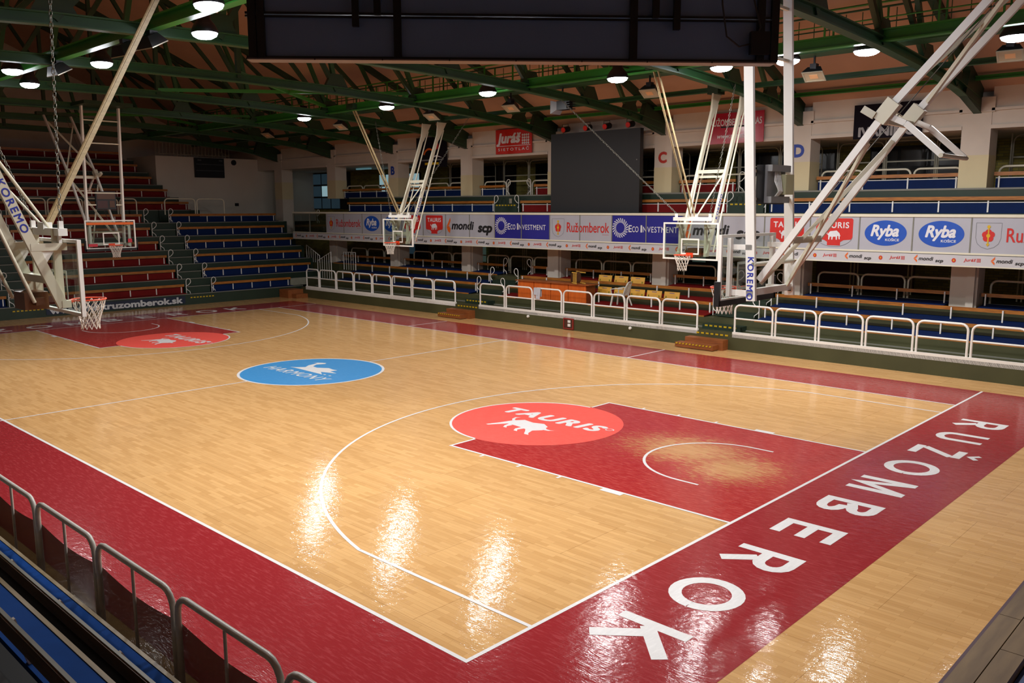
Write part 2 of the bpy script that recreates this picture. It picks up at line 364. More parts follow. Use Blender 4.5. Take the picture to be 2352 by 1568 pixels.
def block(ch):
    h, k = .86, .15; e = k/2
    if ch == 'R': w_ = .66; return [stroke([(e, 0), (e, h)], k), stroke([(k, h-e), (.34, h-e)]+arc(.34, .6, .2, .26-e, 90, -90)+[(k, .34+e)], k), stroke([(.3, .36), (.6, 0)], k*1.1)], w_
    if ch == 'U': return [stroke([(e, h), (e, .28)]+arc(.33, .28, .33-e, .28-e, 180, 360)+[(.66-e, h)], k)], .66
    if ch == 'Ž': return [stroke([(.03, h-e), (.55, h-e)], k), stroke([(.52, h-k), (.1, k)], k), stroke([(.03, e), (.61, e)], k), stroke([(.17, 1.1), (.31, .97), (.45, 1.1)], .09)], .64
    if ch == 'O': return [stroke(arc(.44, .43, .44-e, .43-e, 0, 360, 28), k)], .88
    if ch == 'M': return [stroke([(e, 0), (e, h)], k), stroke([(.76-e, 0), (.76-e, h)], k), stroke([(.1, h-.02), (.38, .12), (.66, h-.02)], k*.9)], .76
    if ch == 'B': return [stroke([(e, 0), (e, h)], k), stroke([(k, h-e), (.34, h-e)]+arc(.34, .645, .17, .215-e, 90, -90)+[(k, .43)], k), stroke([(.34, .43)]+arc(.36, .215, .21, .215+e-k, 90, -90)+[(k, e)], k)], .64
    if ch == 'E': return [stroke([(e, 0), (e, h)], k)]+[stroke([(k, z), (.58, z)], k) for z in (e, h/2, h-e)], .58
    return [stroke([(e, 0), (e, h)], k), stroke([(.62, h), (.13, .38)], k*1.1), stroke([(.22, .5), (.64, 0)], k*1.1)], .7
def letter_mesh(ch):
    st, w_ = block(ch); mb = MB()
    for i, q in enumerate(st):
        for p in q: mb.flat([(x-w_/2, y-.43, i*.0003) for x, y in p])
    return mb.mesh('floor_lettering')
LET = {ch: letter_mesh(ch) for ch in 'RUŽOMBEK'}
for s in (1, -1):
    for i, ch in enumerate('RUŽOMBEROK'):
        decal('floor_lettering', LET[ch], court_mat('court paint white', 'white'), frame((14.95*s, (5.97-1.323*i)*s, .0036), (0, -s, 0), (s, 0, 0)), floor)
    cx = 8.2 if s > 0 else -8.2
    floor_text('TAURIS', cx+.08, .41, 2.55, .43, (1, 0, 0), (0, 1, 0), .03, .12, space=1.2)
    bull = [[(-.62, -.42), (-.55, -.42), (-.3, -.05), (-.05, -.08), (.05, .36), (-.25, .42), (-.42, .2), (-.5, -.1)],
            [(-.05, -.08), (.12, -.1), (.3, -.16), (.42, -.3), (.5, -.12), (.62, .02), (.52, .3), (.3, .44), (.05, .36)],
            [(-.28, -.05), (-.14, -.08), (-.16, -.25), (-.08, -.34), (-.18, -.34), (-.25, -.22)],
            [(.12, -.1), (.24, -.13), (.2, -.3), (.28, -.4), (.18, -.4), (.1, -.26)],
            [(.36, -.16), (.48, -.14), (.56, -.36), (.66, -.46), (.54, -.46), (.44, -.34)],
            [(.5, .12), (.6, .04), (.74, .06), (.84, .16), (.76, .12), (.64, .13), (.55, .2)],
            [(-.42, .2), (-.52, .3), (-.56, .44), (-.46, .52), (-.5, .42), (-.46, .32), (-.36, .24)]]
    o = decal('floor_logo', polymesh('floor_logo', [[(x*.95, y*.95) for x, y in p] for p in bull]), court_mat('court paint white', 'white'), Matrix.Translation((cx-.05, -.45, .0036)), floor); o['label'] = 'white bull silhouette on the coral circle'
    decal('floor_logo', polymesh('floor_logo', ring(0, 0, .07, .09, n=20)), court_mat('court paint white', 'white'), Matrix.Translation((cx+1.5, .5, .0036)), floor)
floor_text('HARMONY', -.03, -.47, 2.75, .38, (1, 0, 0), (0, 1, 0), .006, .18, space=1.15)
swan = [[(-.96, -.08), (-.72, -.06), (.62, -.1), (.3, .08), (.0, .3), (-.3, .36), (-.62, .2), (-.78, .02)],
        [(-.3, .36), (.0, .3), (.3, .08), (.8, .24), (.42, .3), (.44, .52), (.25, .5), (.0, .55)],
        [(-.62, .2), (-.3, .36), (-.55, .4), (-.72, .62), (-.62, .84), (-.7, .94), (-.84, .9), (-1.05, .72), (-.9, .78), (-.84, .62), (-.78, .4)],
        [(.66, -.1), (.74, -.1), (.74, -.04), (.66, -.04)], [(.9, -.1), (.98, -.1), (.98, -.04), (.9, -.04)]]
o = decal('floor_logo', polymesh('floor_logo', swan), court_mat('court paint white', 'white'), Matrix.Translation((0, 0, .0036)), floor); o['label'] = 'white swan silhouette on the blue circle'

# ---- shell
ZW, RIDGE, YP = 7.62, 13.45, 13.7         # eaves, ridge, pillar line
struct('wall_far', MB().box(XL, YF, 0, XR, YF+.3, 7.6), BRICK)
struct('wall_near', MB().box(XL, YN-.3, 0, XR, YN, 9), WALLC)
struct('wall_left', MB().box(XL-.3, YN, 0, XL, YF, 13.6), WALLC)
struct('wall_right', MB().box(XR, YN, 0, XR+.3, YF, 13.6), WALLC)
ceil = MB()
for s in (1, -1):
    ceil.prism([(XL, YP*s+.25*s, ZW-.1), (XL, 0, RIDGE), (XL, 0, RIDGE+.2), (XL, YP*s+.25*s, ZW+.1)], (XR-XL, 0, 0))
struct('ceiling', ceil, CEIL)
struct('ceiling_gallery', MB().box(XL, 13.95, 6.95, XR, YF, 7.1), WALLC)
struct('ceiling_near_gallery', MB().box(XL, YN, 7.5, XR, -13.9, 7.7), CEIL)

PX = [12.25+5.13*k for k in range(-7, 2)]        # pillar / truss lines
# ---- pillars on the far side
for i, x in enumerate(PX):
    p = obj('pillar', MB().box(x-.36, YP, 1.52 if i else 0, x+.36, YP+.62, 3.05), WALLC)
    nm = ['beside the white corner wall', 'at the foot of the stair railing', 'marked B above', 'between the small signs', 'behind the big dark screen', 'marked C above', 'marked D above', 'beside the dark emblem sign', 'past the dark emblem sign'][i]
    tag(p, 'square cream pillar under the balcony, '+nm, 'pillar', 'pillars under the balcony')
    obj('corner_pier', MB().box(x+.1, YP-.1, 1.22, x+.3, YP+.01, 3.05), WALLC, p)
    q = obj('pillar', MB().box(x-.37, YP, 4.86 if i else 3.06, x+.37, YP+.7, 7.35), WALLC)
    tag(q, 'square cream gallery pillar with sand base, '+nm.replace(' above', ''), 'pillar', 'pillars of the upper gallery')
    obj('capital', MB().box(x-.45, YP-.06, 6.95, x+.45, YP+.7, 7.35), WALLC, q)
    obj('painted_base', MB().box(x-.375, YP-.005, 4.86, x+.375, YP+.705, 5.8), WAIN, q)
    if i in (2, 5, 6):
        ch, m = {2: ('B', mat('blue letter paint', '#24409a', .5)), 5: ('C', mat('red letter paint', '#b02a1c', .5)), 6: ('D', mat('blue letter paint', '#24409a', .5))}[i]
        decal('sector_letter', text_mesh(ch, None, .36, .03), m, frame((x-.02, YP-.008, 6.15), (1, 0, 0), (0, 0, 1)), q)
# lintel beams between the gallery pillars
for i in range(len(PX)-1):
    a, b = PX[i]+.37, PX[i+1]-.37
    t = struct('trim_%d' % (i+1), MB().box(a, YP+.02, 6.5, b, YP+.35, 7.62), WALLC)
    obj('ledge', MB().box(a, YP-.06, 6.98, b, YP+.03, 7.05), WALLC, t)
    obj('ledge', MB().box(a, YP-.03, 6.5, b, YP+.03, 6.6), WALLC, t)
struct('trim_21', MB().box(XL, YP+.36, 7.3, XR, YP+.6, 7.75).box(XL, YP+.05, 6.5, PX[0]-.38, YP+.36, 7.75), WALLC)
struct('trim_20', MB().box(XL, YP+.35, 6.5, XR, YF, 6.56), WALLC)
# ---- far-side lower terrace
ter = MB()
for y0, z in ((10.85, .5), (11.75, .82), (12.55, 1.17), (13.35, 1.52)): ter.box(-17.3, y0, 0, 20, YF, z)
ter.box(-21, 13.15, 0, -17.3, YF, 1.52); ter.box(-18.2, 11.8, 0, -17.3, 13.15, .8)
lower = struct('floor_lower_terrace', ter, OLIVE)
for y0, z in ((11.72, .5), (12.52, .82), (13.32, 1.17)):
    obj('step_nosing', MB().box(-17.3, y0-.03, z, 20, y0+.03, z+.03), NOSE, lower)
for xa, xb in ((-5.95, -4.62), (5.22, 6.58)):
    for y0, z in ((11.35, .66), (12.15, 1.0), (12.95, 1.35)): obj('aisle_step', MB().box(xa, y0, z-.16, xb, y0+.41, z), GREEN, lower)
    for zz, y0 in ((.62, 11.345), (.44, 10.845)):
        mb = MB()
        for k in range(7): mb.box(xa+.1+k*.17, y0-.004, zz-.025, xa+.2+k*.17, y0+.004, zz+.025)
        obj('hazard_stripe', mb, YEL, lower)
# upper terrace (balcony)
ut = MB(); ut.box(-20.3, 12.5, 2.85, 20, YF, 3.1)
ut.box(-17.4, 12.95, 3.1, 20, YF, 4.2); ut.box(-16.9, 13.62, 4.2, 20, YF, 4.88)
upper = struct('floor_upper_gallery', ut, GREEN)
obj('bounce_soffit', MB().box(-20.3, 12.5, 2.82, 20, YF, 2.85), WALLC, upper)  # unseen pale underside, added to bounce light into the space below
obj('step_nosing', MB().box(-16.9, 13.6, 4.85, 20, 13.66, 4.9), NOSE, upper)
for xa, xb in ((-6.1, -4.8), (4.9, 6.2)):
    obj('aisle_step', MB().box(xa, 13.25, 4.2, xb, 13.63, 4.54), GREEN, upper)
    mb = MB()
    for k in range(7): mb.box(xa+.1+k*.17, 13.24, 4.45, xa+.2+k*.17, 13.25, 4.5)
    obj('hazard_stripe', mb, YEL, upper)

# ================================================================== benches
POST = MB().box(-.02, -.012, 0, .02, .012, .32).mesh('post')
POSTF = MB().box(-.018, -.018, 0, .018, .018, .36).box(-.03, -.03, 0, .03, .03, .02).mesh('post')
def bench(label, loc, length, rz, color, style, group, pitch=1.3, post0=.12):
    t = thing('bench', label, 'bench', loc, rz, group)
    n = max(1, round((length-2*post0)/pitch)); st = (length-2*post0)/n
    if style == 'panel':
        obj('back_plank', MB().box(0, .37, .32, length, .42, .43), SEATW, t)
        obj('back_panel', MB().box(.03, .44, .0, length-.03, .46, .3), color, t)
        obj('seat_board', MB().box(.03, .08, 0, length-.03, .435, .035), color, t)
        for k in range(n+1): put('post', POST, WHITE, t, (post0+k*st, .425, .0))
    elif style == 'upper':
        obj('back_plank', MB().box(0, .37, .36, length, .42, .46), SEATW, t)
        b = obj('back_panel', MB().box(.03, .44, .0, length-.03, .46, .29), color, t); obj('panel_edge', MB().box(.03, .435, .29, length-.03, .465, .31), WHITE, b)
        for k in range(n+1): put('post', POST, WHITE, t, (post0+k*st, .425, .03))
    else:
        obj('back_plank', MB().box(0, .53, .33, length, .57, .43), SEATW, t)
        sb = MB()
        for a, b_ in ((0, .25), (.265, .5), (.515, .77)):
            z = lambda y: .0+y*.1
            sb.prism([(.03, a, z(a)), (.03, b_, z(b_)), (.03, b_, z(b_)+.035), (.03, a, z(a)+.035)], (length-.06, 0, 0))
        s_ = obj('seat_board', sb, color, t)
        obj('front_edge', MB().box(.03, -.03, -.01, length-.03, 0, .035), SEATW, s_)
        obj('rear_edge', MB().box(.03, .77, .09, length-.03, .785, .118), NOSE, s_)
        for k in range(n+1): put('post', POSTF, WHITE, t, (post0+k*st, .5, .05))
    return t
# side terrace, lower tier
LOWS = [('blue', BLUE, -15.9, -6.15, 'beside the stair fence'), ('red', REDS, -4.45, 5.05, 'behind the orange desk'), ('blue', BLUE, 6.8, 17.5, 'under the oval fish adverts')]
for r in (0, 1):
    for cn, cm, a, b, wh in LOWS:
        y0 = (11.78, 12.58)[r]; z = (.83, 1.18)[r]
        parts = [(a, b)] if not (r == 0 and cn == 'red') else [(a, -3.45), (.15, b)]
        for pa, pb in parts:
            ex = '' if len(parts) == 1 else (' left of the desk' if pb < 0 else ' behind the plastic chair')
            if ex: lb = 'short red bench with wooden backrest beside the orange desk' if pb < 0 else 'front red bench with wooden backrest behind the white plastic chair'
            else: lb = '%s wood-backed bench, %s lower terrace row, %s' % (cn, ORD[r], wh)
            bench(lb, (pa, y0, z), pb-pa, 0, cm, 'flat', 'benches of the lower side terrace')
for i in range(1, len(PX)-0):
    a = PX[i]+.42; b = (PX[i+1]-.42) if i+1 < len(PX) else PX[i]+4
    if i == len(PX)-1: continue
    if i == 0: continue
    cn, cm = ('blue', BLUE)
    nm = {1: 'next to the stair fence', 2: 'between pillars B and the next', 3: 'left of the aisle', 4: 'above the orange desk', 5: 'between pillars C and D', 6: 'right of pillar D', 7: 'under the crest advert'}[i]
    if i in (4,): cn, cm = 'red', REDS
    segs = [(a, b)]
    if i == 3: segs = [(a, -6.05), (-4.6, b)]
    if i == 5: segs = [(a, 5.0)]
    for pa, pb in segs:
        if pb-pa < .3: continue
        c2, m2 = ('red', REDS) if -4.7 < pa < 5.0 else ('blue', BLUE)
        bench('%s wood-backed bench, top row under the balcony, %s%s' % (c2, nm, ', past it' if (i == 3 and pa > -5) else ''), (pa, 13.38, 1.53), pb-pa, 0, m2, 'flat', 'top row benches under the balcony', 1.25)
# upper gallery benches
for cn, cm, a, b, wh in (('blue', BLUE, -16.7, -6.2, 'beside the lit window'), ('red', REDS, -4.7, 4.8, 'around the big dark screen'), ('blue', BLUE, 6.3, 18, 'beyond pillar D')):
    bench('%s bench with wooden backrest in the front gallery row %s' % (cn, wh), (a, 12.97, 4.2), b-a, 0, cm, 'upper', 'front row gallery benches', 1.3)
for i in range(1, len(PX)-1):
    a = PX[i]+.45; b = PX[i+1]-.42
    segs = [(a, b)]
    if i == 3: segs = [(a, -6.3), (-4.6, b)]
    if i == 5: segs = [(a, 4.7)]
    for pa, pb in segs:
        if pb-pa < .3: continue
        c2, m2 = ('red', REDS) if -4.7 < pa < 4.8 else ('blue', BLUE)
        nm = {1: 'in front of the lit window', 2: 'right of pillar B', 3: 'under the red sign', 4: 'beside the big dark screen', 5: 'right of pillar C', 6: 'under the dark sign', 7: 'rightmost bay past the dark sign'}[i]
        bench('%s wood-backed bench, rear gallery row, %s%s' % (c2, nm, ', across the aisle' if (i == 3 and pa > -5) else ''), (pa, 13.7, 4.88), pb-pa, 0, m2, 'upper', 'rear row gallery benches', 1.6)

# ---- end terrace (far left end)
def ez(k): return .49+.635*k
et = MB()
YA, YB = -13.5, 13.1
for k in range(6): et.box(-18-.8*k, YA, 0, XL, YB if k else 11.4, ez(k))
for j in range(5): et.box(-23.65-.8*j, YA, 0, XL, [8.53, 7.81, 7.36, 7.0, 6.6][j]+.4, 4.28+.65*j)
end = struct('floor_end_terrace', et, GREEN)
for k in range(6): obj('step_nosing', MB().box(-18-.8*k-.03, -12, ez(k)-.02, -18-.8*k+.02, 12.9 if k else 11.4, ez(k)+.012), NOSE, end)
for j in range(5): obj('step_nosing', MB().box(-23.65-.8*j-.03, -12, 4.28+.65*j-.02, -23.65-.8*j+.02, [8.53, 7.81, 7.36, 7.0, 6.6][j]+.35, 4.28+.65*j+.012), NOSE, end)
for ya, yb in ((5.36, 6.58), (-2.03, -.82)):
    for k in range(5):
        xk = -18-.8*(k+1)
        obj('aisle_step', MB().box(xk+.42, ya, ez(k)-.02, xk-.01, yb, ez(k)+.32), GREEN, end)
        obj('step_nosing', MB().box(xk+.41, ya, ez(k)+.29, xk+.44, yb, ez(k)+.325), NOSE, end)
    for k in range(6): pass
    mb = MB()
    for k in range(8): mb.box(-17.995, ya+.05+k*.15, .3, -17.985, ya+.14+k*.15, .35)
    obj('hazard_stripe', mb, YEL, end)
for k in range(6):
    nm = '%s row up from the court' % ORD[k]
    bench('red panelled bench on the end terrace, '+nm, (-18-.8*k, -.75, ez(k)), 6.07, R(90), REDS, 'panel', 'red benches of the end terrace', 1.17)
    bench('blue panelled bench near the corner wall, '+nm, (-18-.8*k, 6.65, ez(k)), (4.28 if k == 0 else 6.02), R(90), BLUE, 'panel', 'blue benches by the corner wall', 1.02 if k == 0 else 1.0)
    bench('blue panelled bench left of the red section, '+nm, (-18-.8*k, -7.0, ez(k)), 4.95, R(90), BLUE, 'panel', 'blue benches left of the red section', 1.2)
for j in range(5):
    bench('dark red bench high on the end terrace, %s row above the walkway' % ORD[j], (-23.65-.8*j, -6.0, 4.28+.65*j), [8.53, 7.81, 7.36, 7.0, 6.6][j]+6.0, R(90), REDS, 'panel', 'red benches above the end walkway', 1.25)
# white corner wall with railing on top
cw = struct('wall_corner', MB().box(-25.9, 7.75, 3.6, XL, YF, 7.14), WALLW)
t = thing('railing', 'thin bar railing on top of the white corner wall', 'railing', (-25.95, 7.8, 7.14), R(90))
obj('top_rail', MB().tube([(0, 0, .75), (4.2, 0, .75)], .02, 6).tube([(0, 0, .12), (4.2, 0, .12)], .02, 6), GRIL, t)
RB = MB().box(-.012, -.012, 0, .012, .012, .75).mesh('baluster')
for k in range(22): put('baluster', RB, GRIL, t, (k*.2, 0, 0))
t = thing('scoreboard', 'small dark scoreboard hung on the white corner wall', 'scoreboard', (-25.88, 10.73, 6.05))
obj('casing', MB().box(0, -.86, 0, .12, .86, 1.06), BLACK, t)
for zz in (.36, .7): obj('divider', MB().box(.12, -.8, zz, .125, .8, zz+.03), mat('grey print', '#55585c', .6), t)
for yy in (-.7, .55): obj('caption', MB().box(.12, yy, .9, .124, yy+.22, .97), mat('grey print', '#55585c', .6), t)
o = obj('wall_speaker', MB().tube([(-25.9, 12.24, 6.92), (-25.84, 12.24, 6.92)], .15, 20), BLACK); tag(o, 'round black speaker disc on the white corner wall', 'speaker')
o = obj('wall_socket_box', MB().box(-25.9, 12.2, 4.5, -25.85, 12.42, 4.66), BLACK); tag(o, 'small black box low on the white corner wall', 'box')
# lettering strip on the front of the end terrace
t = thing('advert_strip', 'dark blue strip with white web address on the end terrace front', 'sign', (-17.985, 2.2, .08))
obj('backing', MB().box(-.005, -2.95, 0, .005, 2.95, .34), mat('dark navy foil', '#14233c', .5), t)
decal('lettering', text_mesh('www.mbkruzomberok.sk', 5.6, .26, .025), mat('white print', '#c9ccd0', .5), frame((.008, 0, .16), (0, 1, 0), (0, 0, 1)), t)

# ---- near-side terrace (camera side)
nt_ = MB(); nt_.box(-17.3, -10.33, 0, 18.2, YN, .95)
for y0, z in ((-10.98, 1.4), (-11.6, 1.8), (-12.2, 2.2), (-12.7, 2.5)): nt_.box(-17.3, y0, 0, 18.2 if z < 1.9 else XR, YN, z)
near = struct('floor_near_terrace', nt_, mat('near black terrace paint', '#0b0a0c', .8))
obj('step_nosing', MB().box(-17.3, -10.47, .95, 18.2, -10.56, 1.0), wood('pale worn wood edge', '#7a6a4a', '#9a8660'), near)
NB = mat('lit blue seat paint', '#0a3f86', .85, var=.15, spec=.1)  # lit copy of BLUE: stronger light on the near rows put into the colour
for r, (y0, z, dp) in enumerate(((-10.6, 1.24, .17), (-11.18, 1.68, .25))):
    t = thing('bench', ('blue bench with wooden backrest right behind the netted railing', 'blue bench with wooden backrest in the second row behind the netted railing')[r], 'bench', (18.0, y0, z), math.pi, 'benches of the near terrace')
    obj('seat_board', MB().box(0, 0, 0, 30, dp, .04), NB, t); obj('front_edge', MB().box(0, -.03, -.02, 30, 0, .045), wood('pale worn wood edge', '#7a6a4a', '#9a8660'), t)
    obj('back_plank', MB().box(0, .31, .26, 30, .345, .36), wood('dark worn plank', '#4a3826', '#6a5236', .35), t)
    obj('plank_cap', MB().box(0, .312, .36, 30, .335, .368), NOSE, t)
    for k in range(24): obj('post', MB().beam((.45+k*1.05, dp-.03, .03), (.45+k*1.05, .3, .34), .035, .03), WHITE, t)

# ================================================================== railings
def rail_run(label, x0, widths, y, base, top, group, rz=0, style='mid', m=WHITE):
    t = thing('railing', label, 'railing', (x0, y, base), rz, group)
    L_ = sum(widths); h = top-base
    if style == 'mid': obj('kick_board', MB().box(0, -.05, -.17, L_, .03, 0), m, t)
    x = 0
    for w_ in widths:
        fr = obj('rail_frame', MB().tube([(p[0]+x+.05, p[1], p[2]) for p in utube(w_-.1, h, .17)], .032, 8), m, t)
        if style == 'mid': obj('mid_rail', MB().tube([(x+.05, 0, h*.5), (x+w_-.05, 0, h*.5)], .026, 8), m, fr)
        x += w_
    return t
rail_run('white tube railing along the blue seats beside the end terrace', -16.9, [1.13]+[1.395]*7, 10.9, .57, 1.41, 'white railings along the far side', 0)
rail_run('white tube railing in front of the orange desk', -4.64, [1.43, 1.45, 1.44, 1.4, 1.42, 1.43, 1.42][:7], 10.9, .57, 1.41, 'white railings along the far side')
rail_run('white tube railing along the blue seats beyond the yellow seat backs', 6.58, [1.34]*8, 10.9, .57, 1.41, 'white railings along the far side')
# near railing with vertical bar and shade net
t = thing('railing', 'grey tube railing with shade net in front of plain blue seats', 'railing', (18.0, -10.36, .98), math.pi)
TB = mat('worn grey white tube', '#c9c7c0', .35, scale=12, var=.2)
fw = 1.42; x = 18.0-15.46-1.42*0
for k in range(-2, 16):
    xx = 2.54+k*fw-fw*.0
    if xx < -.8: continue
    fr = obj('rail_frame', MB().tube([(p[0]+xx+.035, p[1], p[2]) for p in utube(fw-.07, .7, .14)], .024, 8), TB, t)
    obj('bar', MB().tube([(xx+fw/2, 0, 0), (xx+fw/2, 0, .7)], .013, 6), TB, fr)
    mb = MB(); n = 8
    top = [(xx+fw*i/n, -.03, .47-.05*math.sin(math.pi*i/n)) for i in range(n+1)]
    for i in range(n):
        a, b = top[i], top[i+1]; mb.add([(a[0], -.03, -.02), (b[0], -.03, -.02), b, a], [(0, 1, 2, 3)])
    obj('shade_net', mb, NET, fr)
    obj('base_pipe', MB().tube([(xx+.06, .1, .0), (xx+fw-.06, .1, .0)], .03, 8), WHITE, fr)
# end terrace walkway rail and gallery hoop rails
t = rail_run('cream tube railing along the walkway of the end terrace', -6.9, [1.62]*7+[.9], 0, 0, .78, None, R(90), 'hoop', CREAM); t.location = (-22.85, -6.9, 4.05)
t = rail_run('cream tube railing on the landing beside the corner wall', 0, [1.7, 1.6], 0, 0, .8, None, R(90), 'hoop', CREAM); t.location = (-22.85, 6.65, 4.05)
for i in range(1, len(PX)-1):
    a = PX[i]+.45; b = PX[i+1]-.42; w_ = (b-a)/3
    nm = ['', 'in front of the lit window', 'right of pillar B', 'under the red sign', 'behind the big dark screen', 'right of pillar C', 'under the dark sign', 'past the dark sign'][i]
    ws = [w_]*3
    rail_run('cream hoop railing behind the gallery benches, '+nm, a, ws, 14.35, 4.88, 5.5, 'gallery hoop railings', 0, 'hoop', CREAM)
    rail_run('cream hoop railing under the balcony, in the bay '+nm, a, ws, 14.5, 1.52, 2.28, 'hoop railings under the balcony', 0, 'hoop', CREAM)
# D-shaped handrails at bench ends
def hand_mesh():
    mb = MB(); p = [(0, 0, 0), (0, 0, .62)]
    for i in range(9):
        a = math.pi-i*math.pi*1.05/8; p.append((.13+.13*math.cos(a), 0, .66+.15*math.sin(a)))
    p += [(.24, 0, .58), (.12, 0, .46), (.0, 0, .42)]
    mb.tube(p, .018, 6); mb.tube([(0, 0, .3), (.04, 0, .22), (.18, 0, .12), (.22, 0, 0)], .018, 6); return mb.mesh('hoop_rail')
HM = hand_mesh()
def handrail(label, loc, rz, group, flip=1):
    o = put('handrail', HM, WHITE, None, loc, rz); tag(o, label, 'handrail', group); o.scale = (flip*.85, .85, .85); return o
for k in range(6):
    for y, fl, wh in ((5.36, 1, 'at the right end of the red bench'), (6.6, 1, 'at the left end of the blue bench'), (-2.0, 1, 'at the aisle end of the left blue bench'), (-.84, -1, 'at the left end of the red bench')):
        handrail('white hoop handrail %s, %s end terrace row' % (wh, ORD[k]), (-18.25-.8*k, y, ez(k)), R(90), 'aisle handrails of the end terrace', fl)
for r, (y, z) in enumerate(((12.2, .85), (13.0, 1.2), (13.8, 1.55))):
    for x, fl, wh in ((-6.1, -1, 'up the desk aisle on the blue bench side'), (-4.5, 1, 'up the desk aisle on the red bench side'), (5.1, -1, 'up the yellow-seat aisle on the red bench side'), (6.75, 1, 'up the yellow-seat aisle on the blue bench side')):
        handrail('white hoop handrail %s, %s lower row' % (wh, ORD[r]), (x, y, z), 0, 'aisle handrails of the lower side terrace', -fl)
for r, (y, z) in enumerate(((13.3, 4.2), (14.05, 4.88))):
    for x, fl, wh in ((-6.15, -1, 'on the blue side of the aisle over the desk'), (-4.75, 1, 'on the red side of the aisle over the desk'), (4.85, -1, 'on the red side of the aisle before pillar D'), (6.25, 1, 'on the blue side of the aisle before pillar D')):
        handrail('white hoop handrail %s, %s gallery row' % (wh, ORD[r]), (x, y, z), 0, 'aisle handrails of the gallery', -fl)
handrail('white hoop handrail on the balcony stair behind the glass panes', (-18.9, 13.0, 3.6), 0, None)
# stair fences at the corner
BAL = MB().tube([(0, 0, 0), (0, 0, .86)], .012, 6).mesh('baluster')
for nm, x0, n, slope, y, zb in (('sloping white baluster fence by the corner stair', -18.1, 6, .4, 12.4, .8), ('level white baluster fence behind the corner stair', -17.0, 5, 0, 13.25, 1.25), ('white baluster fence under the balcony end', -20.3, 6, -.45, 13.2, 1.52)):
    t = thing('stair_fence', nm, 'fence', (x0, y, zb)); d = .2
    obj('rail', MB().tube([(0, 0, 0), (0, 0, .9), (n*d, 0, .9+slope*n*d), (n*d, 0, 0)], .022, 8), WHITE, t)
    for k in range(1, n):
        c = put('baluster', BAL, WHITE, t, (k*d, 0, 0)); c.scale = (1, 1, (.9+slope*k*d)/.86)

# ================================================================== balcony adverts
PW = mat('white advert board', '#a9abb5', .35, scale=2, var=.04)
PB = mat('blue violet advert board', '#2a2a86', .3, scale=2, var=.08)
AR = mat('advert red', '#c12a26', .4); AB = mat('advert blue', '#1a4fb0', .4); AK = mat('advert black', '#15161a', .5); AW = mat('advert white', '#d6d8de', .45)
AO = mat('advert orange', '#d8641e', .45); AY = mat('advert yellow', '#c9a51a', .45); AG = mat('thin grey outline', '#6f7278', .5)
par = thing('balcony_balustrade', 'balcony balustrade with white rails and a row of printed advert boards', 'balustrade', (-17.27, 12.46, 3.1))
PP = 1.4975; NP = 24
obj('top_rail', MB().box(-3.05, -.05, 1.0, NP*PP, .05, 1.08), CREAM, par)
obj('bottom_rail', MB().box(-3.05, -.04, 0, NP*PP, .04, .05), CREAM, par)
PO = MB().box(-.018, -.03, .05, .018, .03, 1.0).mesh('post')
for i in range(-2, NP+1): put('post', PO, NOSE, par, (i*PP, 0, 0))
put('post', PO, NOSE, par, (-3.02, 0, 0))
PM = MB().box(.02, -.02, .05, PP-.02, 0, 1.0).mesh('advert_panel'); PM2 = PM.copy(); PM.materials.append(PW); PM2.materials.append(PB)
GP = MB().box(.03, -.01, .05, PP-.03, 0, 1.0).mesh('glass_pane')
for i in (-2, -1): put('glass_pane', GP, PANE, par, (i*PP, 0, 0))
FY = -.024
def lg(polys, m, p, x, z, y=FY, s=1): return decal('logo', polymesh('logo', [[(a*s, b*s) for a, b in q] for q in polys]), m, frame((x, y, z), (1, 0, 0), (0, 0, 1)), p)
def tx(body, m, p, x, z, w_=None, h_=None, bold=0, shear=0, y=FY-.004, space=1): return decal('lettering', text_mesh(body, w_, h_, bold, shear, space), m, frame((x, y, z), (1, 0, 0), (0, 0, 1)), p)
def crest(p, x, z, s, y=FY):
    sh = [(-.5, .55), (.5, .55), (.5, -.1), (.42, -.35), (.25, -.5), (0, -.58), (-.25, -.5), (-.42, -.35), (-.5, -.1)]
    out = []
    for i in range(len(sh)):
        a, b = sh[i], sh[(i+1) % len(sh)]; out.append([(a[0]*s, a[1]*s), (b[0]*s, b[1]*s), (b[0]*s*.97, b[1]*s*.97), (a[0]*s*.97, a[1]*s*.97)])
    lg(out, AG, p, x, z, y)
    rose = []
    for k in range(5):
        a = R(90+72*k); rose.append(ellipse(.13*s, .14*s, 12, .13*s*math.cos(a), .14*s*math.sin(a)))
    for k, q in enumerate(rose): lg([q], AR, p, x, z, y-.002-.0004*k)
    lg([rect(-.025*s, -.45*s, .025*s, .45*s), ellipse(.08*s, .08*s, 12), ellipse(.07*s, .07*s, 10, 0, .38*s), rect(-.06*s, -.4*s, .06*s, -.34*s)], AY, p, x, z, y-.006)
MINIBULL = [[(-.5, 0), (-.3, .24), (.2, .3), (.42, .1), (.5, -.12), (.3, -.1), (.1, -.16), (-.3, -.16)], [(-.42, -.05), (-.3, -.12), (-.34, -.38), (-.42, -.38)], [(-.18, -.12), (-.06, -.14), (-.1, -.38), (-.18, -.38)], [(.14, -.12), (.26, -.1), (.24, -.38), (.16, -.38)], [(.34, -.08), (.44, -.1), (.46, -.34), (.38, -.34)], [(-.5, 0), (-.62, .14), (-.56, .26), (-.5, .16)]]
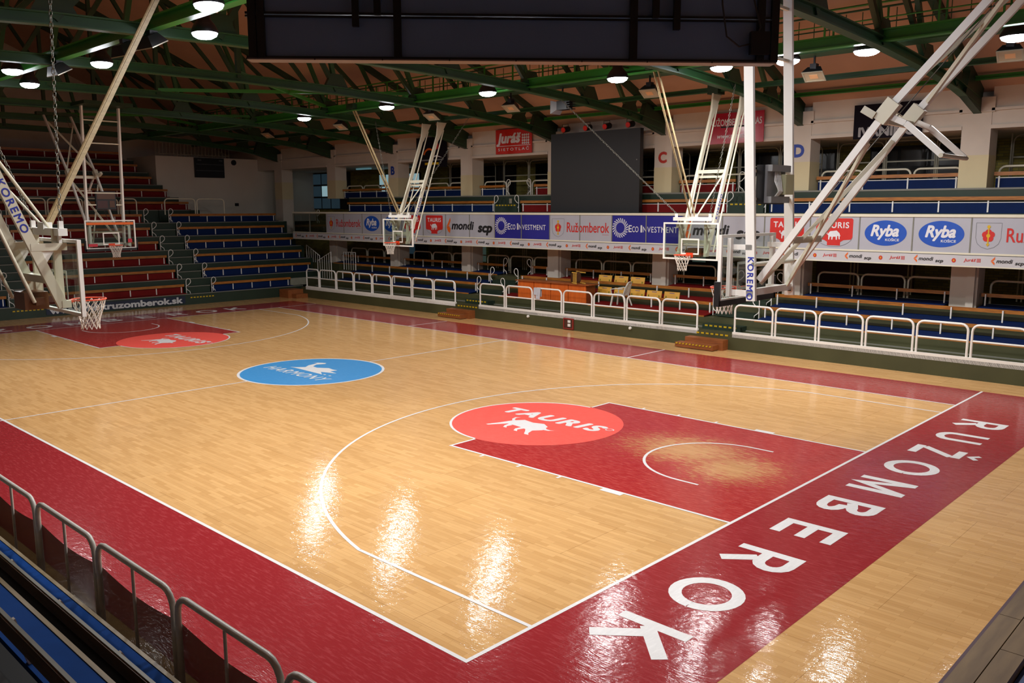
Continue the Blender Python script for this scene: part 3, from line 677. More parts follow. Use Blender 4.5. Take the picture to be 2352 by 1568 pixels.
def ad_tauris(p, x):
    lg([[(-.52, .42), (.52, .42), (.56, .38), (.56, -.15), (.52, -.2), (.3, -.22), (.2, -.28), (.2, -.38), (-.2, -.38), (-.2, -.28), (-.3, -.22), (-.52, -.2), (-.56, -.15), (-.56, .38)]], AR, p, x, .53)
    arc = []
    for k in range(16):
        a, b = R(190+160*k/16), R(190+160*(k+1)/16)
        arc.append([(.57*math.cos(a), -.08+.34*math.sin(a)), (.57*math.cos(b), -.08+.34*math.sin(b)), (.56*math.cos(b), -.08+.33*math.sin(b)), (.56*math.cos(a), -.08+.33*math.sin(a))])
    lg(arc, AG, p, x, .53, FY-.001)
    tx('TAURIS', AW, p, x, .75, .88, .17, .012, 0, FY-.004, 1.12); lg(MINIBULL, AW, p, x, .47, FY-.003, .4)
def ad_ryba(p, x):
    lg([ellipse(.59, .36, 48)], AB, p, x, .54)
    tx('Ryba', AW, p, x-.02, .56, .76, .4, .025, .25); tx('KOŠICE', AW, p, x+.2, .36, .38, .085, .012)
def ad_ruz(p, p2, x):
    crest(p, x-1.07, .52, .62)
    tx('Ružomberok', AR, p, x+.37, .54, 2.0, .36, .006); lg([rect(1.05, -.25, 1.36, -.24)], AR, p, x, .53)
def ad_mondi(p, p2, x):
    lg([[(-.24, -.04), (.0, .34), (.02, .2), (-.08, -.0)], [(-.24, -.05), (-.08, -.02), (.02, -.14), (-.03, -.33), (-.16, -.24)]], AO, p, x-1.2, .52)
    tx('mondi', AK, p, x-.42, .53, 1.35, .33, .02, .2); tx('scp', AK, p, x+.93, .34, .8, .36, .03, .2)
def ad_eco(p, p2, x):
    rays = []
    for k in range(22):
        a = R(360/22*k); b = a+.16; c = a+.5; d = a+.38
        rays.append([(.19*math.cos(a), .19*math.sin(a)), (.19*math.cos(b), .19*math.sin(b)), (.35*math.cos(c), .35*math.sin(c)), (.35*math.cos(d), .35*math.sin(d))])
    lg(rays, AW, p, x-1.12, .55)
    tx('E', AW, p, x-.68, .53, .13, .24, .008); tx('CO', AW, p, x-.46, .51, .27, .2, .006); tx('I', AW, p, x-.2, .53, .05, .24, .012); tx('NVESTMENT', AW, p, x+.58, .51, 1.42, .2, .003, 0, FY-.004, 1.12)
seq = {0: 'ruz', 2: 'ryba', 3: 'ryba', 4: 'tauris', 5: 'tauris', 6: 'mondi', 8: 'eco', 10: 'ruz', 12: 'eco', 14: 'mondi', 16: 'tauris', 17: 'tauris', 18: 'ryba', 19: 'ryba', 20: 'ruz', 22: 'mondi'}
panels = {}
for i in range(NP):
    eco = i in (8, 9, 12, 13); panels[i] = put('advert_panel', PM2 if eco else PM, None, par, (i*PP, 0, 0))
for i, k in seq.items():
    p = panels[i]
    if k == 'tauris': ad_tauris(p, PP/2); p['label'] = 'white board with red shield and bull logo'
    elif k == 'ryba': ad_ryba(p, PP/2); p['label'] = 'white board with blue oval logo'
    elif k == 'ruz': ad_ruz(p, None, PP); p['label'] = 'white board with town crest and red lettering'
    elif k == 'mondi': ad_mondi(p, None, PP); p['label'] = 'white board with black lettering and orange mark'
    else: ad_eco(p, None, PP); p['label'] = 'blue violet board with white sunburst'
# fascia banner with small repeated logos
fas = thing('fascia_banner', 'long white printed banner of small repeated logos along the balcony edge', 'banner', (-20.35, 12.44, 2.8))
obj('banner_cloth', MB().box(0, -.02, 0, 40, .03, .285), mat('white banner cloth', '#bcbcc0', .5, var=.04), fas)
obj('lower_edge', MB().box(0, -.03, -.03, 40, .05, 0), CREAM, fas)
k = 0; x = .25
while x < 38.5:
    y = -.026
    lg([[(-.1, 0), (.0, .11), (.0, .05), (-.04, 0)], [(-.1, -.01), (-.04, -.01), (.0, -.06), (-.01, -.11)]], AO, fas, x+.1, .16, y)
    tx('mondi', AK, fas, x+.33, .16, .38, .1, .015, .2, y); tx('scp', AK, fas, x+.68, .09, .2, .085, .02, .2, y)
    lg([ellipse(.055, .06, 14)], AR, fas, x+1.05, .14, y); lg([ellipse(.02, .03, 10)], AY, fas, x+1.05, .14, y-.003)
    tx('Juráš', AR, fas, x+1.45, .15, .3, .1, .01, .2, y)
    lg([rect(-.05+.035*a, -.04+.035*b, -.025+.035*a, -.015+.035*b) for a in range(3) for b in range(3)], AR, fas, x+1.67, .15, y)
    x += 1.96; k += 1

# ================================================================== signs on the lintels, screens
def sign(label, x0, x1, z0, z1, m, y=13.58):
    t = thing('wall_sign', label, 'sign', ((x0+x1)/2, y, z0)); w_ = x1-x0
    obj('board', MB().box(-w_/2, 0, 0, w_/2, .03, z1-z0), m, t); return t
t = sign('red sign with white lettering and dotted square on the gallery beam', -6.33, -4.28, 6.6, 7.6, mat('sign red', '#c02316', .45))
tx('Juráš', AW, t, -.27, .58, 1.35, .5, .03, .2, -.006); tx('SIETOTLAČ', AW, t, 0, .2, 1.75, .15, .008, 0, -.006, 1.5); lg([rect(-.95, 0, .95, .02)], AW, t, 0, .31, -.005)
lg([ellipse(.045, .045, 10, .11*a, .11*b) for a in range(4) for b in range(4)], AW, t, .52, .4, -.005); lg([rect(0, .105*b, .33, .105*b+.02) for b in range(4)]+[rect(.105*b, 0, .105*b+.02, .33) for b in range(4)], AW, t, .52, .4, -.007)
t = sign('dark sign with red disc and yellow line right of pillar B', -11.5, -9.42, 6.2, 7.55, mat('sign black', '#17141c', .85, spec=.1))
lg([ellipse(.16, .16, 20, .35, .95)], AR, t, 0, 0, -.005)
lg(ring(-.15, .45, .33, .42, 20, 160, 14), AO, t, 0, 0, -.005); lg([[(-.1, .42), (.35, .55), (.75, .42), (.35, .47)]], AW, t, 0, 0, -.006)
lg([rect(-.75, .3, .75, .36)], AG, t, 0, 0, -.005); lg([rect(-.45, .12, .5, .22)], AY, t, 0, 0, -.005)
t = sign('pinkish red glossy banner with white lettering on the gallery beam', 3.88, 5.92, 6.5, 7.5, mat('sign crimson', '#b01c34', .15))
tx('RUŽOMBERSKÝ HLAS', AW, t, 0, .72, 1.9, .27, .012, 0, -.006); tx('www.rkhlas.sk', AW, t, -.05, .25, 1.25, .16, .006, .2, -.006); lg([rect(-.55, .52, .6, .57)], AK, t, 0, 0, -.005)
t = sign('dark sign with grey lettering and round emblem past pillar D', 8.87, 10.85, 6.4, 7.4, mat('sign black', '#17141c', .85, spec=.1))
tx('IVANING', mat('grey print light', '#8d8d90', .6), t, -.02, .2, 1.6, .26, .03, 0, -.006); lg([ellipse(.26, .26, 24, 0, .68)], mat('grey print light', '#8d8d90', .6), t, 0, 0, -.005)
lg([rect(-.07, .5, .0, .86), rect(-.07, .66, .12, .72)], BLACK, t, 0, 0, -.008)
# far LED screen
t = thing('led_screen', 'tall black video screen standing behind the balcony rail', 'screen', (-.6, 13.0, 4.16))
obj('screen_face', MB().box(-2.1, -.04, 0, 2.1, 0, 3.02), SCRN, t); obj('casing', MB().box(-2.1, 0, 0, 2.1, .16, 3.02), BLACK, t)
obj('cable_clip', MB().box(1.95, -.06, 1.9, 2.0, -.04, 1.93), NOSE, t)
for k, x in enumerate((-2.2, -1.12, -.2, .85)):
    s = thing('stage_light', 'black stage spotlight with red lens above the dark screen, %s from pillar C' % ORD[3-k], 'spotlight', (x, 13.1, 7.33), 0, 'spotlights above the dark screen')
    obj('body', MB().tube([(0, 0, 0), (0, .3, .06)], .11, 12), BLACK, s); obj('lens', MB().tube([(0, -.02, -.003), (0, 0, 0)], .095, 16), mat('red gel', '#a01a10', .3, emit=.25), s)
    obj('yoke', MB().tube([(-.14, .12, .02), (-.14, .12, .22), (.14, .12, .22), (.14, .12, .02)], .012, 6), BLACK, s)
# big board seen from behind, hung near the camera corner
A = Vector((12.5, -8.71, 5.7)); B = Vector((15.81, -5.19, 5.7)); ang = math.atan2(B.y-A.y, B.x-A.x); LW = (B-A).length
t = thing('hanging_screen', 'wide dark screen hung from the roof, bare cabinet backs and black frames', 'screen', A, ang)
hrow = .345
for r in range(5):
    z0 = r*(hrow+.035)+.02
    p = obj('cabinet_row', MB().box(.02, .03, z0, LW-.02, .16, z0+hrow), NAVY, t)
    obj('row_edge', MB().box(0, .0, z0-.02, LW, .05, z0), BLACK, p); obj('row_edge', MB().box(0, .0, z0+hrow-.01, LW, .05, z0+hrow+.006), BLACK, p)
obj('bottom_lip', MB().box(0, -.005, -.012, LW, .17, .0), mat('pinkish aluminium edge', '#8d7d7a', .4), t)
for k in range(9): obj('lip_joint', MB().box(LW*k/8-.004, -.008, -.014, LW*k/8+.004, 0, .001), BLACK, t)
for fx_ in (0.012, .028, .279, .723, .968, .995):
    obj('upright', MB().box(LW*fx_-.035, -.01, 0, LW*fx_+.035, .04, 2.3), BLACK, t)
for fx_, zb in ((.203, .27), (.243, .37), (.763, .37), (.803, .27)): obj('hanger_bar', MB().box(LW*fx_-.03, -.06, zb, LW*fx_+.03, -.012, 2.6), BLACK, t)
for fx_ in (.2, .8): obj('suspension_rod', MB().tube([(LW*fx_, .05, 2.3), (LW*fx_, .05, 5.0)], .02, 6), BLACK, t)
obj('junction_box', MB().box(LW*.945, -.07, .06, LW*.982, -.01, .26), BLACK, t)
obj('cable', MB().tube([(LW*.885, -.03, .9), (LW*.89, -.03, .5), (LW*.9, -.03, .22), (LW*.925, -.03, .13), (LW*.95, -.03, .16), (LW*.965, -.03, .3), (LW*.95, -.03, .55), (LW*.9, -.03, .8)], .008, 6), mat('grey cable', '#3a3a3e', .5), t)

# ================================================================== roof steel
def truss_half(s):
    bn = [(13.45, 7.22), (11.6, 7.5), (9.4, 7.7), (6.6, 7.86), (3.3, 7.96), (0, 8.0)]
    tn = [(13.75, 7.52), (10.6, 8.86), (8.0, 9.97), (5.0, 11.24), (2.4, 12.35), (0, 13.3)]
    return [(0, y*s, z) for y, z in bn], [(0, y*s, z) for y, z in tn]
root = None
tn_ = ['over the corner wall', 'over the glass panes', 'at pillar B', 'at the pillar right of B', 'over the dark screen', 'at pillar C', 'at pillar D', 'by the dark emblem sign', 'over the hanging screen']
for i, x in enumerate(PX):
    lb = 'green steel roof truss of chords and diagonals '+tn_[i]
    if root is None:
        root = thing('roof_truss', lb, 'truss', (x, 0, 0), 0, 'roof trusses')
        for s in (1, -1):
            bn, tn = truss_half(s)
            mb = MB()
            for a, b in zip(bn, bn[1:]): mb.ibeam(a, b, .22, .24)
            obj('bottom_chord', mb, TRUSS, root)
            mb = MB()
            for a, b in zip(tn, tn[1:]): mb.beam(a, b, .2, .24)
            obj('top_chord', mb, TRUSSD, root)
            for k in range(1, 5):
                obj('diagonal', MB().beam(bn[k], tn[k], .11, .13), TRUSS, root)
                obj('diagonal', MB().beam(bn[k], tn[k+1] if k > 1 else (0, tn[1][1]*1.14, tn[1][2]-.52), .11, .13), TRUSSD, root)
                obj('gusset_plate', MB().prism([(-.06, bn[k][1]-.42, bn[k][2]+.1), (-.06, bn[k][1]+.42, bn[k][2]+.1), (-.06, bn[k][1]+.2, bn[k][2]+.5), (-.06, bn[k][1]-.2, bn[k][2]+.5)], (.12, 0, 0)), TRUSSD, root)
            y = lambda v: v*s
            obj('end_gusset', MB().prism([(-.1, y(13.72), 7.62), (-.1, y(13.72), 6.92), (-.1, y(13.3), 7.02), (-.1, y(12.2), 7.3), (-.1, y(12.5), 8.0)], (.2, 0, 0)), TRUSSD, root)
        obj('king_post', MB().beam((0, 0, 8), (0, 0, 13.3), .12), TRUSSD, root)
    else:
        c = dup(root); c.location = (x, 0, 0); c['label'] = lb
def roof_beam(label, y, z, w_, h_, m, grp='long roof beams', x0=-27, x1=21): 
    o = obj('roof_beam', MB().ibeam((x0, y, z), (x1, y, z), w_, h_), m); return tag(o, label, 'beam', grp)
roof_beam('bright green I-beam carrying the balcony-side row of lit floodlights', 6.5, 8.0, .2, .26, TRUSSL)
roof_beam('bright green I-beam carrying the netted-railing-side row of lit floodlights', -4.85, 8.0, .2, .26, TRUSSL)
roof_beam('slim green purlin just above the gallery signs', 12.95, 7.78, .1, .12, TRUSSL)
roof_beam('slim green purlin above the netted railing terrace', -12.95, 7.78, .1, .12, TRUSSL)
roof_beam('dark green carrier beam over the balcony-side baskets', 10.35, 7.82, .12, .14, TRUSS)
roof_beam('dark green carrier beam over the basket by the netted railing', -10.35, 7.82, .12, .14, TRUSS)
for s, nm in ((1, 'balcony-side'), (-1, 'netted-railing-side')):
    for j, (y, z) in enumerate(((10.6, 9.08), (8.0, 10.2), (5.0, 11.45), (2.4, 12.55))):
        roof_beam('dark purlin under the %s slope of the ceiling, %s above the eaves' % (nm, ORD[j]), y*s, z, .1, .18, TRUSSD, 'ceiling purlins')
for x0 in (PX[3], PX[1]):
    for s in (0, 1):
        o = obj('roof_brace', MB().beam((x0, 0 if s else 6.4, 8.15), (x0+5.13, 6.4 if s else 0, 8.15), .1, .1), TRUSSL); tag(o, 'green diagonal wind brace %s' % ('over the centre' if x0 == PX[3] else 'over the far end')+(', leaning one way' if s else ', leaning the other way'), 'beam', 'wind braces')
# catwalks with railings
CP = MB().box(-.02, -.02, 0, .02, .02, .95).mesh('post'); CBL = MB().box(-.008, -.008, .45, .008, .008, .9).mesh('baluster')
for y, nm in ((8.05, 'over the balcony side'), (-9.1, 'over the netted railing side')):
    t = thing('catwalk', 'green steel catwalk with handrails '+nm, 'catwalk', (-25, y, 8.09))
    obj('deck', MB().box(0, -.05, 0, 45, .55, .05), TRUSS, t)
    for zz, rr_ in ((.95, .025), (.6, .018), (.3, .018)): obj('handrail', MB().tube([(0, 0, zz), (45, 0, zz)], rr_, 6), TRUSSL, t); obj('handrail', MB().tube([(0, .5, zz), (45, .5, zz)], rr_, 6), TRUSS, t)
    for k in range(35): put('post', CP, TRUSSL, t, (.2+k*1.3, 0, 0)); put('post', CP, TRUSS, t, (.2+k*1.3, .5, 0))
    if y > 0:
        for k in range(110): put('baluster', CBL, TRUSS, t, (.4+k*.4, .5, 0))
        obj('cable_tray', MB().box(0, .3, .3, 45, .45, .38), BLACK, t)

# ================================================================== floodlights
def flood_parts():
    h = MB(); n = 16
    prof = [(.3, 0), (.31, .04), (.24, .16), (.15, .26), (.15, .44), (.05, .46)]
    vs = []; fs = []
    for r0, z in prof: vs += [(r0*math.cos(2*math.pi*k/n), r0*.8*math.sin(2*math.pi*k/n), z) for k in range(n)]
    for i in range(len(prof)-1): fs += [(i*n+k, i*n+(k+1) % n, (i+1)*n+(k+1) % n, (i+1)*n+k) for k in range(n)]
    fs.append(tuple(range((len(prof)-1)*n, len(prof)*n))); h.add(vs, fs, True)
    l = MB(); prof = [(.29, .0), (.26, -.05), (.18, -.09), (.08, -.105)]; vs = []; fs = []
    for r0, z in prof: vs += [(r0*math.cos(2*math.pi*k/n), r0*.8*math.sin(2*math.pi*k/n), z) for k in range(n)]
    for i in range(len(prof)-1): fs += [(i*n+k, (i+1)*n+k, (i+1)*n+(k+1) % n, i*n+(k+1) % n) for k in range(n)]
    fs.append(tuple(range((len(prof)-1)*n, len(prof)*n))[::-1]); l.add(vs, fs, True)
    b = MB().box(-.025, .12, .3, .025, .46, .34)
    return h.mesh('housing'), l.mesh('lens'), b.mesh('bracket')
FH, FL_, FB = flood_parts()
LM = mat('lit lens', '#f4f6ff', .3, emit=LENS_E)
lampd = bpy.data.lights.new('floodlight_beam', 'AREA'); lampd.shape = 'DISK'; lampd.size = .42; lampd.energy = LAMP_W; lampd.color = (1, .975, .94); lampd.spread = R(180)
def flood(loc, label, group):
    t = thing('floodlight', label, 'floodlight', loc, 0, group)
    put('housing', FH, BLACK, t); put('lens', FL_, LM, t); put('bracket', FB, TRUSSD, t)
    l = bpy.data.objects.new('floodlight_beam', lampd); COL.objects.link(l); l.parent = t; l.location = (0, 0, -.125)
    return t
FARL = [(-9.0, 5.95, 7.74, 'before pillar B'), (-4.0, 5.95, 7.76, 'after pillar B'), (.85, 5.95, 7.79, 'left of the big dark screen'), (5.68, 5.95, 7.72, 'over the big dark screen'),
        (8.1, 7.05, 7.86, 'first right of pillar C'), (9.87, 7.05, 7.82, 'second right of pillar C'), (11.75, 7.05, 7.82, 'before the dark emblem sign'), (14.72, 7.05, 7.74, 'past the dark emblem sign')]
for x, y, z, nm in FARL:
    t = flood((x, y, z), 'lit round floodlight on the balcony-side green beam, '+nm, 'lit floodlights of the far row')
    if y > 6.5: t.rotation_euler = (0, 0, math.pi)
NEARL = [(-6.7, -4.3), (-4.45, -5.4), (-1.75, -4.3), (3.3, -4.3), (5.6, -5.4), (8.3, -4.3), (9.9, -5.4), (11.6, -4.3), (14.4, -5.4)]
for k, (x, y) in enumerate(NEARL):
    t = flood((x, y, 7.75), 'lit round floodlight on the netted-railing-side green beam, %s from the end terrace' % ORD[k], 'lit floodlights of the near row')
    if y > -4.85: t.rotation_euler = (0, 0, math.pi)
# unlit box floodlights
bh = MB().add([(-.26, -.2, 0), (.26, -.2, 0), (.26, .2, 0), (-.26, .2, 0), (-.16, -.12, .2), (.16, -.12, .2), (.16, .12, .2), (-.16, .12, .2)], [(3, 2, 1, 0), (4, 5, 6, 7), (0, 1, 5, 4), (1, 2, 6, 5), (2, 3, 7, 6), (3, 0, 4, 7)]).mesh('housing')
bl = MB().box(-.22, -.16, -.012, .22, .16, -.002).mesh('lens'); bf = MB()
for a, b, c, d in ((-.26, -.2, .26, -.16), (-.26, .16, .26, .2), (-.26, -.16, -.22, .16), (.22, -.16, .26, .16)): bf.box(a, b, -.02, c, d, 0)
bf = bf.mesh('rim'); br_ = MB().box(-.02, -.02, .18, .02, .02, .5).mesh('bracket'); bi = MB().box(-.1, -.08, -.016, .1, .08, -.012).mesh('bulb_reflector')
BOXL = [(-15.4, 8.2, 'near the corner wall'), (-9.7, 8.1, 'before pillar B'), (-4.17, 8.1, 'after pillar B'), (-.28, 8.15, 'left of the dark screen'), (5.15, 8.2, 'over the dark screen'), (9.92, 8.4, 'right of pillar D'), (14.27, 8.5, 'past the dark emblem sign'), (-2.9, -4.85, 'first'), (.9, -4.85, 'second'), (2.2, -4.85, 'third')]
for i, (x, y, nm) in enumerate(BOXL):
    t = thing('box_floodlight', 'unlit square floodlight with pale glass '+('below the balcony-side catwalk, '+nm if y > 0 else 'under the netted-railing-side beam, %s from the end terrace' % nm), 'floodlight', (x, y, 7.6), 0, 'unlit square floodlights '+('far' if y > 0 else 'near'))
    hd = obj('rear_block', MB().box(-.08, -.08, .04, .08, .08, .3), BLACK, t)
    for n_, me, m in (('housing', bh, BLACK), ('lens', bl, mat('milky glass', '#9c8f78', .2)), ('rim', bf, GRIL), ('bulb_reflector', bi, mat('warm reflector', '#c79a70', .3))):
        o = put(n_, me, m, t); o.rotation_euler = (R(-28 if y > 0 else 28), 0, R(8))
    obj('bracket', MB().box(-.02, -.02, .28, .02, .02, .492 if y > 0 else .29), BLACK, t)
t = thing('projector', 'black and silver finned spotlight under the balcony-side catwalk', 'spotlight', (1.75, 8.35, 7.55))
obj('hanger', MB().box(0, -.02, .12, .04, .02, .54), BLACK, t); obj('body', MB().box(-.1, -.15, -.15, .3, .15, .12), BLACK, t); obj('reflector', MB().add([(-.1, -.14, -.14), (-.1, .14, -.14), (-.1, .14, .1), (-.1, -.14, .1), (-.28, -.24, -.26), (-.28, .24, -.26), (-.28, .24, .14), (-.28, -.24, .14)], [(0, 1, 5, 4), (1, 2, 6, 5), (2, 3, 7, 6), (3, 0, 4, 7), (0, 3, 2, 1)]), mat('silver barn door', '#a8a8a8', .3, .8), t)
for k in range(4): obj('fin', MB().box(.3, -.15, -.14+k*.07, .42, .15, -.12+k*.07), BLACK, t)

# ================================================================== basketball hoops
def torus(cx, cy, cz, Rr, r, n=28, k=8):
    return MB().tube([(cx+Rr*math.cos(2*math.pi*i/n), cy+Rr*math.sin(2*math.pi*i/n), cz) for i in range(n)], r, k, True)
def net_mesh():
    mb = MB(); rows = [(.225, 0), (.205, -.09), (.17, -.18), (.14, -.27), (.125, -.35), (.13, -.43)]
    n = 12
    for k in range(n):
        for sg in (1, -1):
            mb.tube([(rad*math.cos(2*math.pi*(k+sg*j*.5)/n), rad*math.sin(2*math.pi*(k+sg*j*.5)/n), z) for j, (rad, z) in enumerate(rows)], .0065, 4)
    return mb.mesh('net')
NETM = net_mesh()
def chain_mb(p, q, link=.075):
    p = Vector(p); q = Vector(q); d = q-p; n = int(d.length/link); d.normalize(); a = d.orthogonal().normalized(); b = d.cross(a); mb = MB()
    for i in range(n):
        c = p+d*(i+.5)*link; w_ = a if i % 2 else b; o_ = b if i % 2 else a
        h_ = link*.66; ww = .02; tt = .006
        loop = [c+d*h_, c+w_*ww+d*h_*.5, c+w_*ww-d*h_*.5, c-d*h_, c-w_*ww-d*h_*.5, c-w_*ww+d*h_*.5]
        mb.tube(loop, tt, 4, True)
    return mb
INK = mat('blue lettering ink', '#2433a0', .5)
def board_parts(t, main):
    fr = MB(); e = .045
    for y0, z0, y1, z1 in ((-.9, 2.9, .9, 2.9+e), (-.9, 3.95-e, .9, 3.95), (-.9, 2.9+e, -.9+e, 3.95-e), (.9-e, 2.9+e, .9, 3.95-e)): fr.box(-.05, y0, z0, .004, y1, z1)
    b = obj('backboard_frame', fr, WHITE, t)
    obj('backboard_glass', MB().box(-.022, -.9+e, 2.9+e, -.006, .9-e, 3.95-e), GLASS, t)
    q = MB()
    for y0, z0, y1, z1 in ((-.295, 3.05, .295, 3.09), (-.295, 3.46, .295, 3.5), (-.295, 3.09, -.255, 3.46), (.255, 3.09, .295, 3.46)): q.box(-.006, y0, z0, -.002, y1, z1)
    obj('target_square', q, WHITE, t)
    rm = obj('rim', torus(.375, 0, 3.05, .235, .011), ORANGE, t)
    obj('rim_bracket', MB().box(0, -.11, 2.97, .02, .11, 3.1).box(.0, -.07, 3.03, .16, .07, 3.06).beam((.01, 0, 2.98), (.15, 0, 3.035), .05, .02), ORANGE, rm)
    put('net', NETM, NETW, rm, (.375, 0, 3.04))
    if main:
        p = MB().box(-.06, -.94, 2.83, .03, .94, 2.92)
        for s in (-1, 1): p.box(-.06, .9*s, 2.83, .03, .95*s, 3.22)
        obj('edge_padding', p, BLACK, t)
def main_hoop(label, loc, rz, texty):
    t = thing('basketball_hoop', label, 'basketball hoop', loc, rz)
    board_parts(t, True)
    for s in (-1, 1):
        p = obj('hanging_post', MB().beam((-.46, .65*s, 2.93), (-.18, .65*s, 8.05), .06, .15, (1, 0, 0)), WHITE, t)
        if s == texty:
            decal('lettering', text_mesh('KOREMO', .66, .1, .012, 0, 1.25), INK, frame((-.44, (.65*s)+.034*s, 3.28), (0, 0, -1), Vector((0, s, 0)).cross(Vector((0, 0, -1)))), p)
        br1 = obj('brace', MB().beam((-.5, .5*s, 3.25), (-2.28, .5*s, 5.66), .06, .1).beam((-2.28, .5*s, 5.66), (-4.45, .5*s, 8.02), .06, .1), WHITE, t)
        obj('winch_clamp', MB().beam((-2.2, .5*s, 5.55), (-2.4, .5*s, 5.8), .14, .2).beam((-2.15, .56*s, 5.62), (-2.0, .6*s, 5.72), .08, .1), CREAM, br1)
        obj('stay_arm', MB().beam((-2.3, .48*s, 5.62), (-2.55, .48*s, 5.5), .05, .08).beam((-2.55, .48*s, 5.5), (-3.05, .48*s, 5.05), .05, .08), WHITE, br1)
        obj('cross_brace', MB().beam((-.5, .46*s, 3.15+.04*s), (-2.05, -.46*s, 5.3+.04*s), .04, .06), CREAM, t); obj('cross_brace', MB().beam((-2.5, .46*s, 5.9+.04*s), (-4.1, -.46*s, 7.66+.04*s), .04, .06), CREAM, t)
        obj('board_stay', MB().box(-.5, .65*s-.03, 3.0, -.04, .65*s+.03, 3.09).box(-.45, .65*s-.03, 3.72, -.04, .65*s+.03, 3.8).box(-.12, .7*s-.04, 2.98, -.06, .7*s+.04, 3.9), WHITE, t)
    obj('cross_bar', MB().box(-.5, -.65, 3.02, -.42, .65, 3.12), WHITE, t); obj('cross_bar', MB().tube([(-.48, -.68, 3.5), (-.48, .68, 3.5)], .035, 8), CREAM, t)
    for z in (4.5, 4.93, 6.7, 7.5): xq = -.46+.28*(z-2.93)/5.12; obj('cross_bar', MB().box(xq-.03, -.65, z-.02, xq+.02, .65, z+.02), CREAM, t)
    obj('cross_bar', MB().beam((-2.3, -.5, 5.55), (-2.3, .5, 5.55), .06, .1), CREAM, t); obj('cross_bar', MB().tube([(-3.05, -.55, 5.05), (-3.05, .55, 5.05)], .03, 8), CREAM, t)
    obj('cross_bar', MB().beam((-1.0, -.5, 3.88), (-1.0, .5, 3.88), .06, .1), CREAM, t)
    obj('roof_carriage', MB().box(-.75, -.85, 7.98, .65, .85, 8.1), TRUSSD, t); obj('roof_carriage', MB().box(-4.6, -.75, 7.98, -4.35, .75, 8.1), TRUSSD, t)
    obj('lift_cable', MB().tube([(-.9, .3, 3.9), (-4.4, .3, 8.0)], .008, 5), CHAIN, t)
    return t
main_hoop('end basketball hoop over the worn key, on white ceiling frame with blue lettering', (12.8, 0, 0), math.pi, 1)
hf = main_hoop('end basketball hoop before the end terrace, with orange strip across its board', (-12.8, 0, 0), 0, 0)
obj('orange_strip', MB().box(-.005, -.84, 3.78, .0, .84, 3.87), mat('orange tape', '#d8641e', .5), hf)
obj('sticker', MB().box(-.001, -.82, 3.0, .006, -.5, 3.1), mat('red sticker', '#b3283a', .5), hf); obj('sticker', MB().box(-.001, .6, 3.12, .006, .75, 3.26), mat('red sticker', '#b3283a', .5), hf)
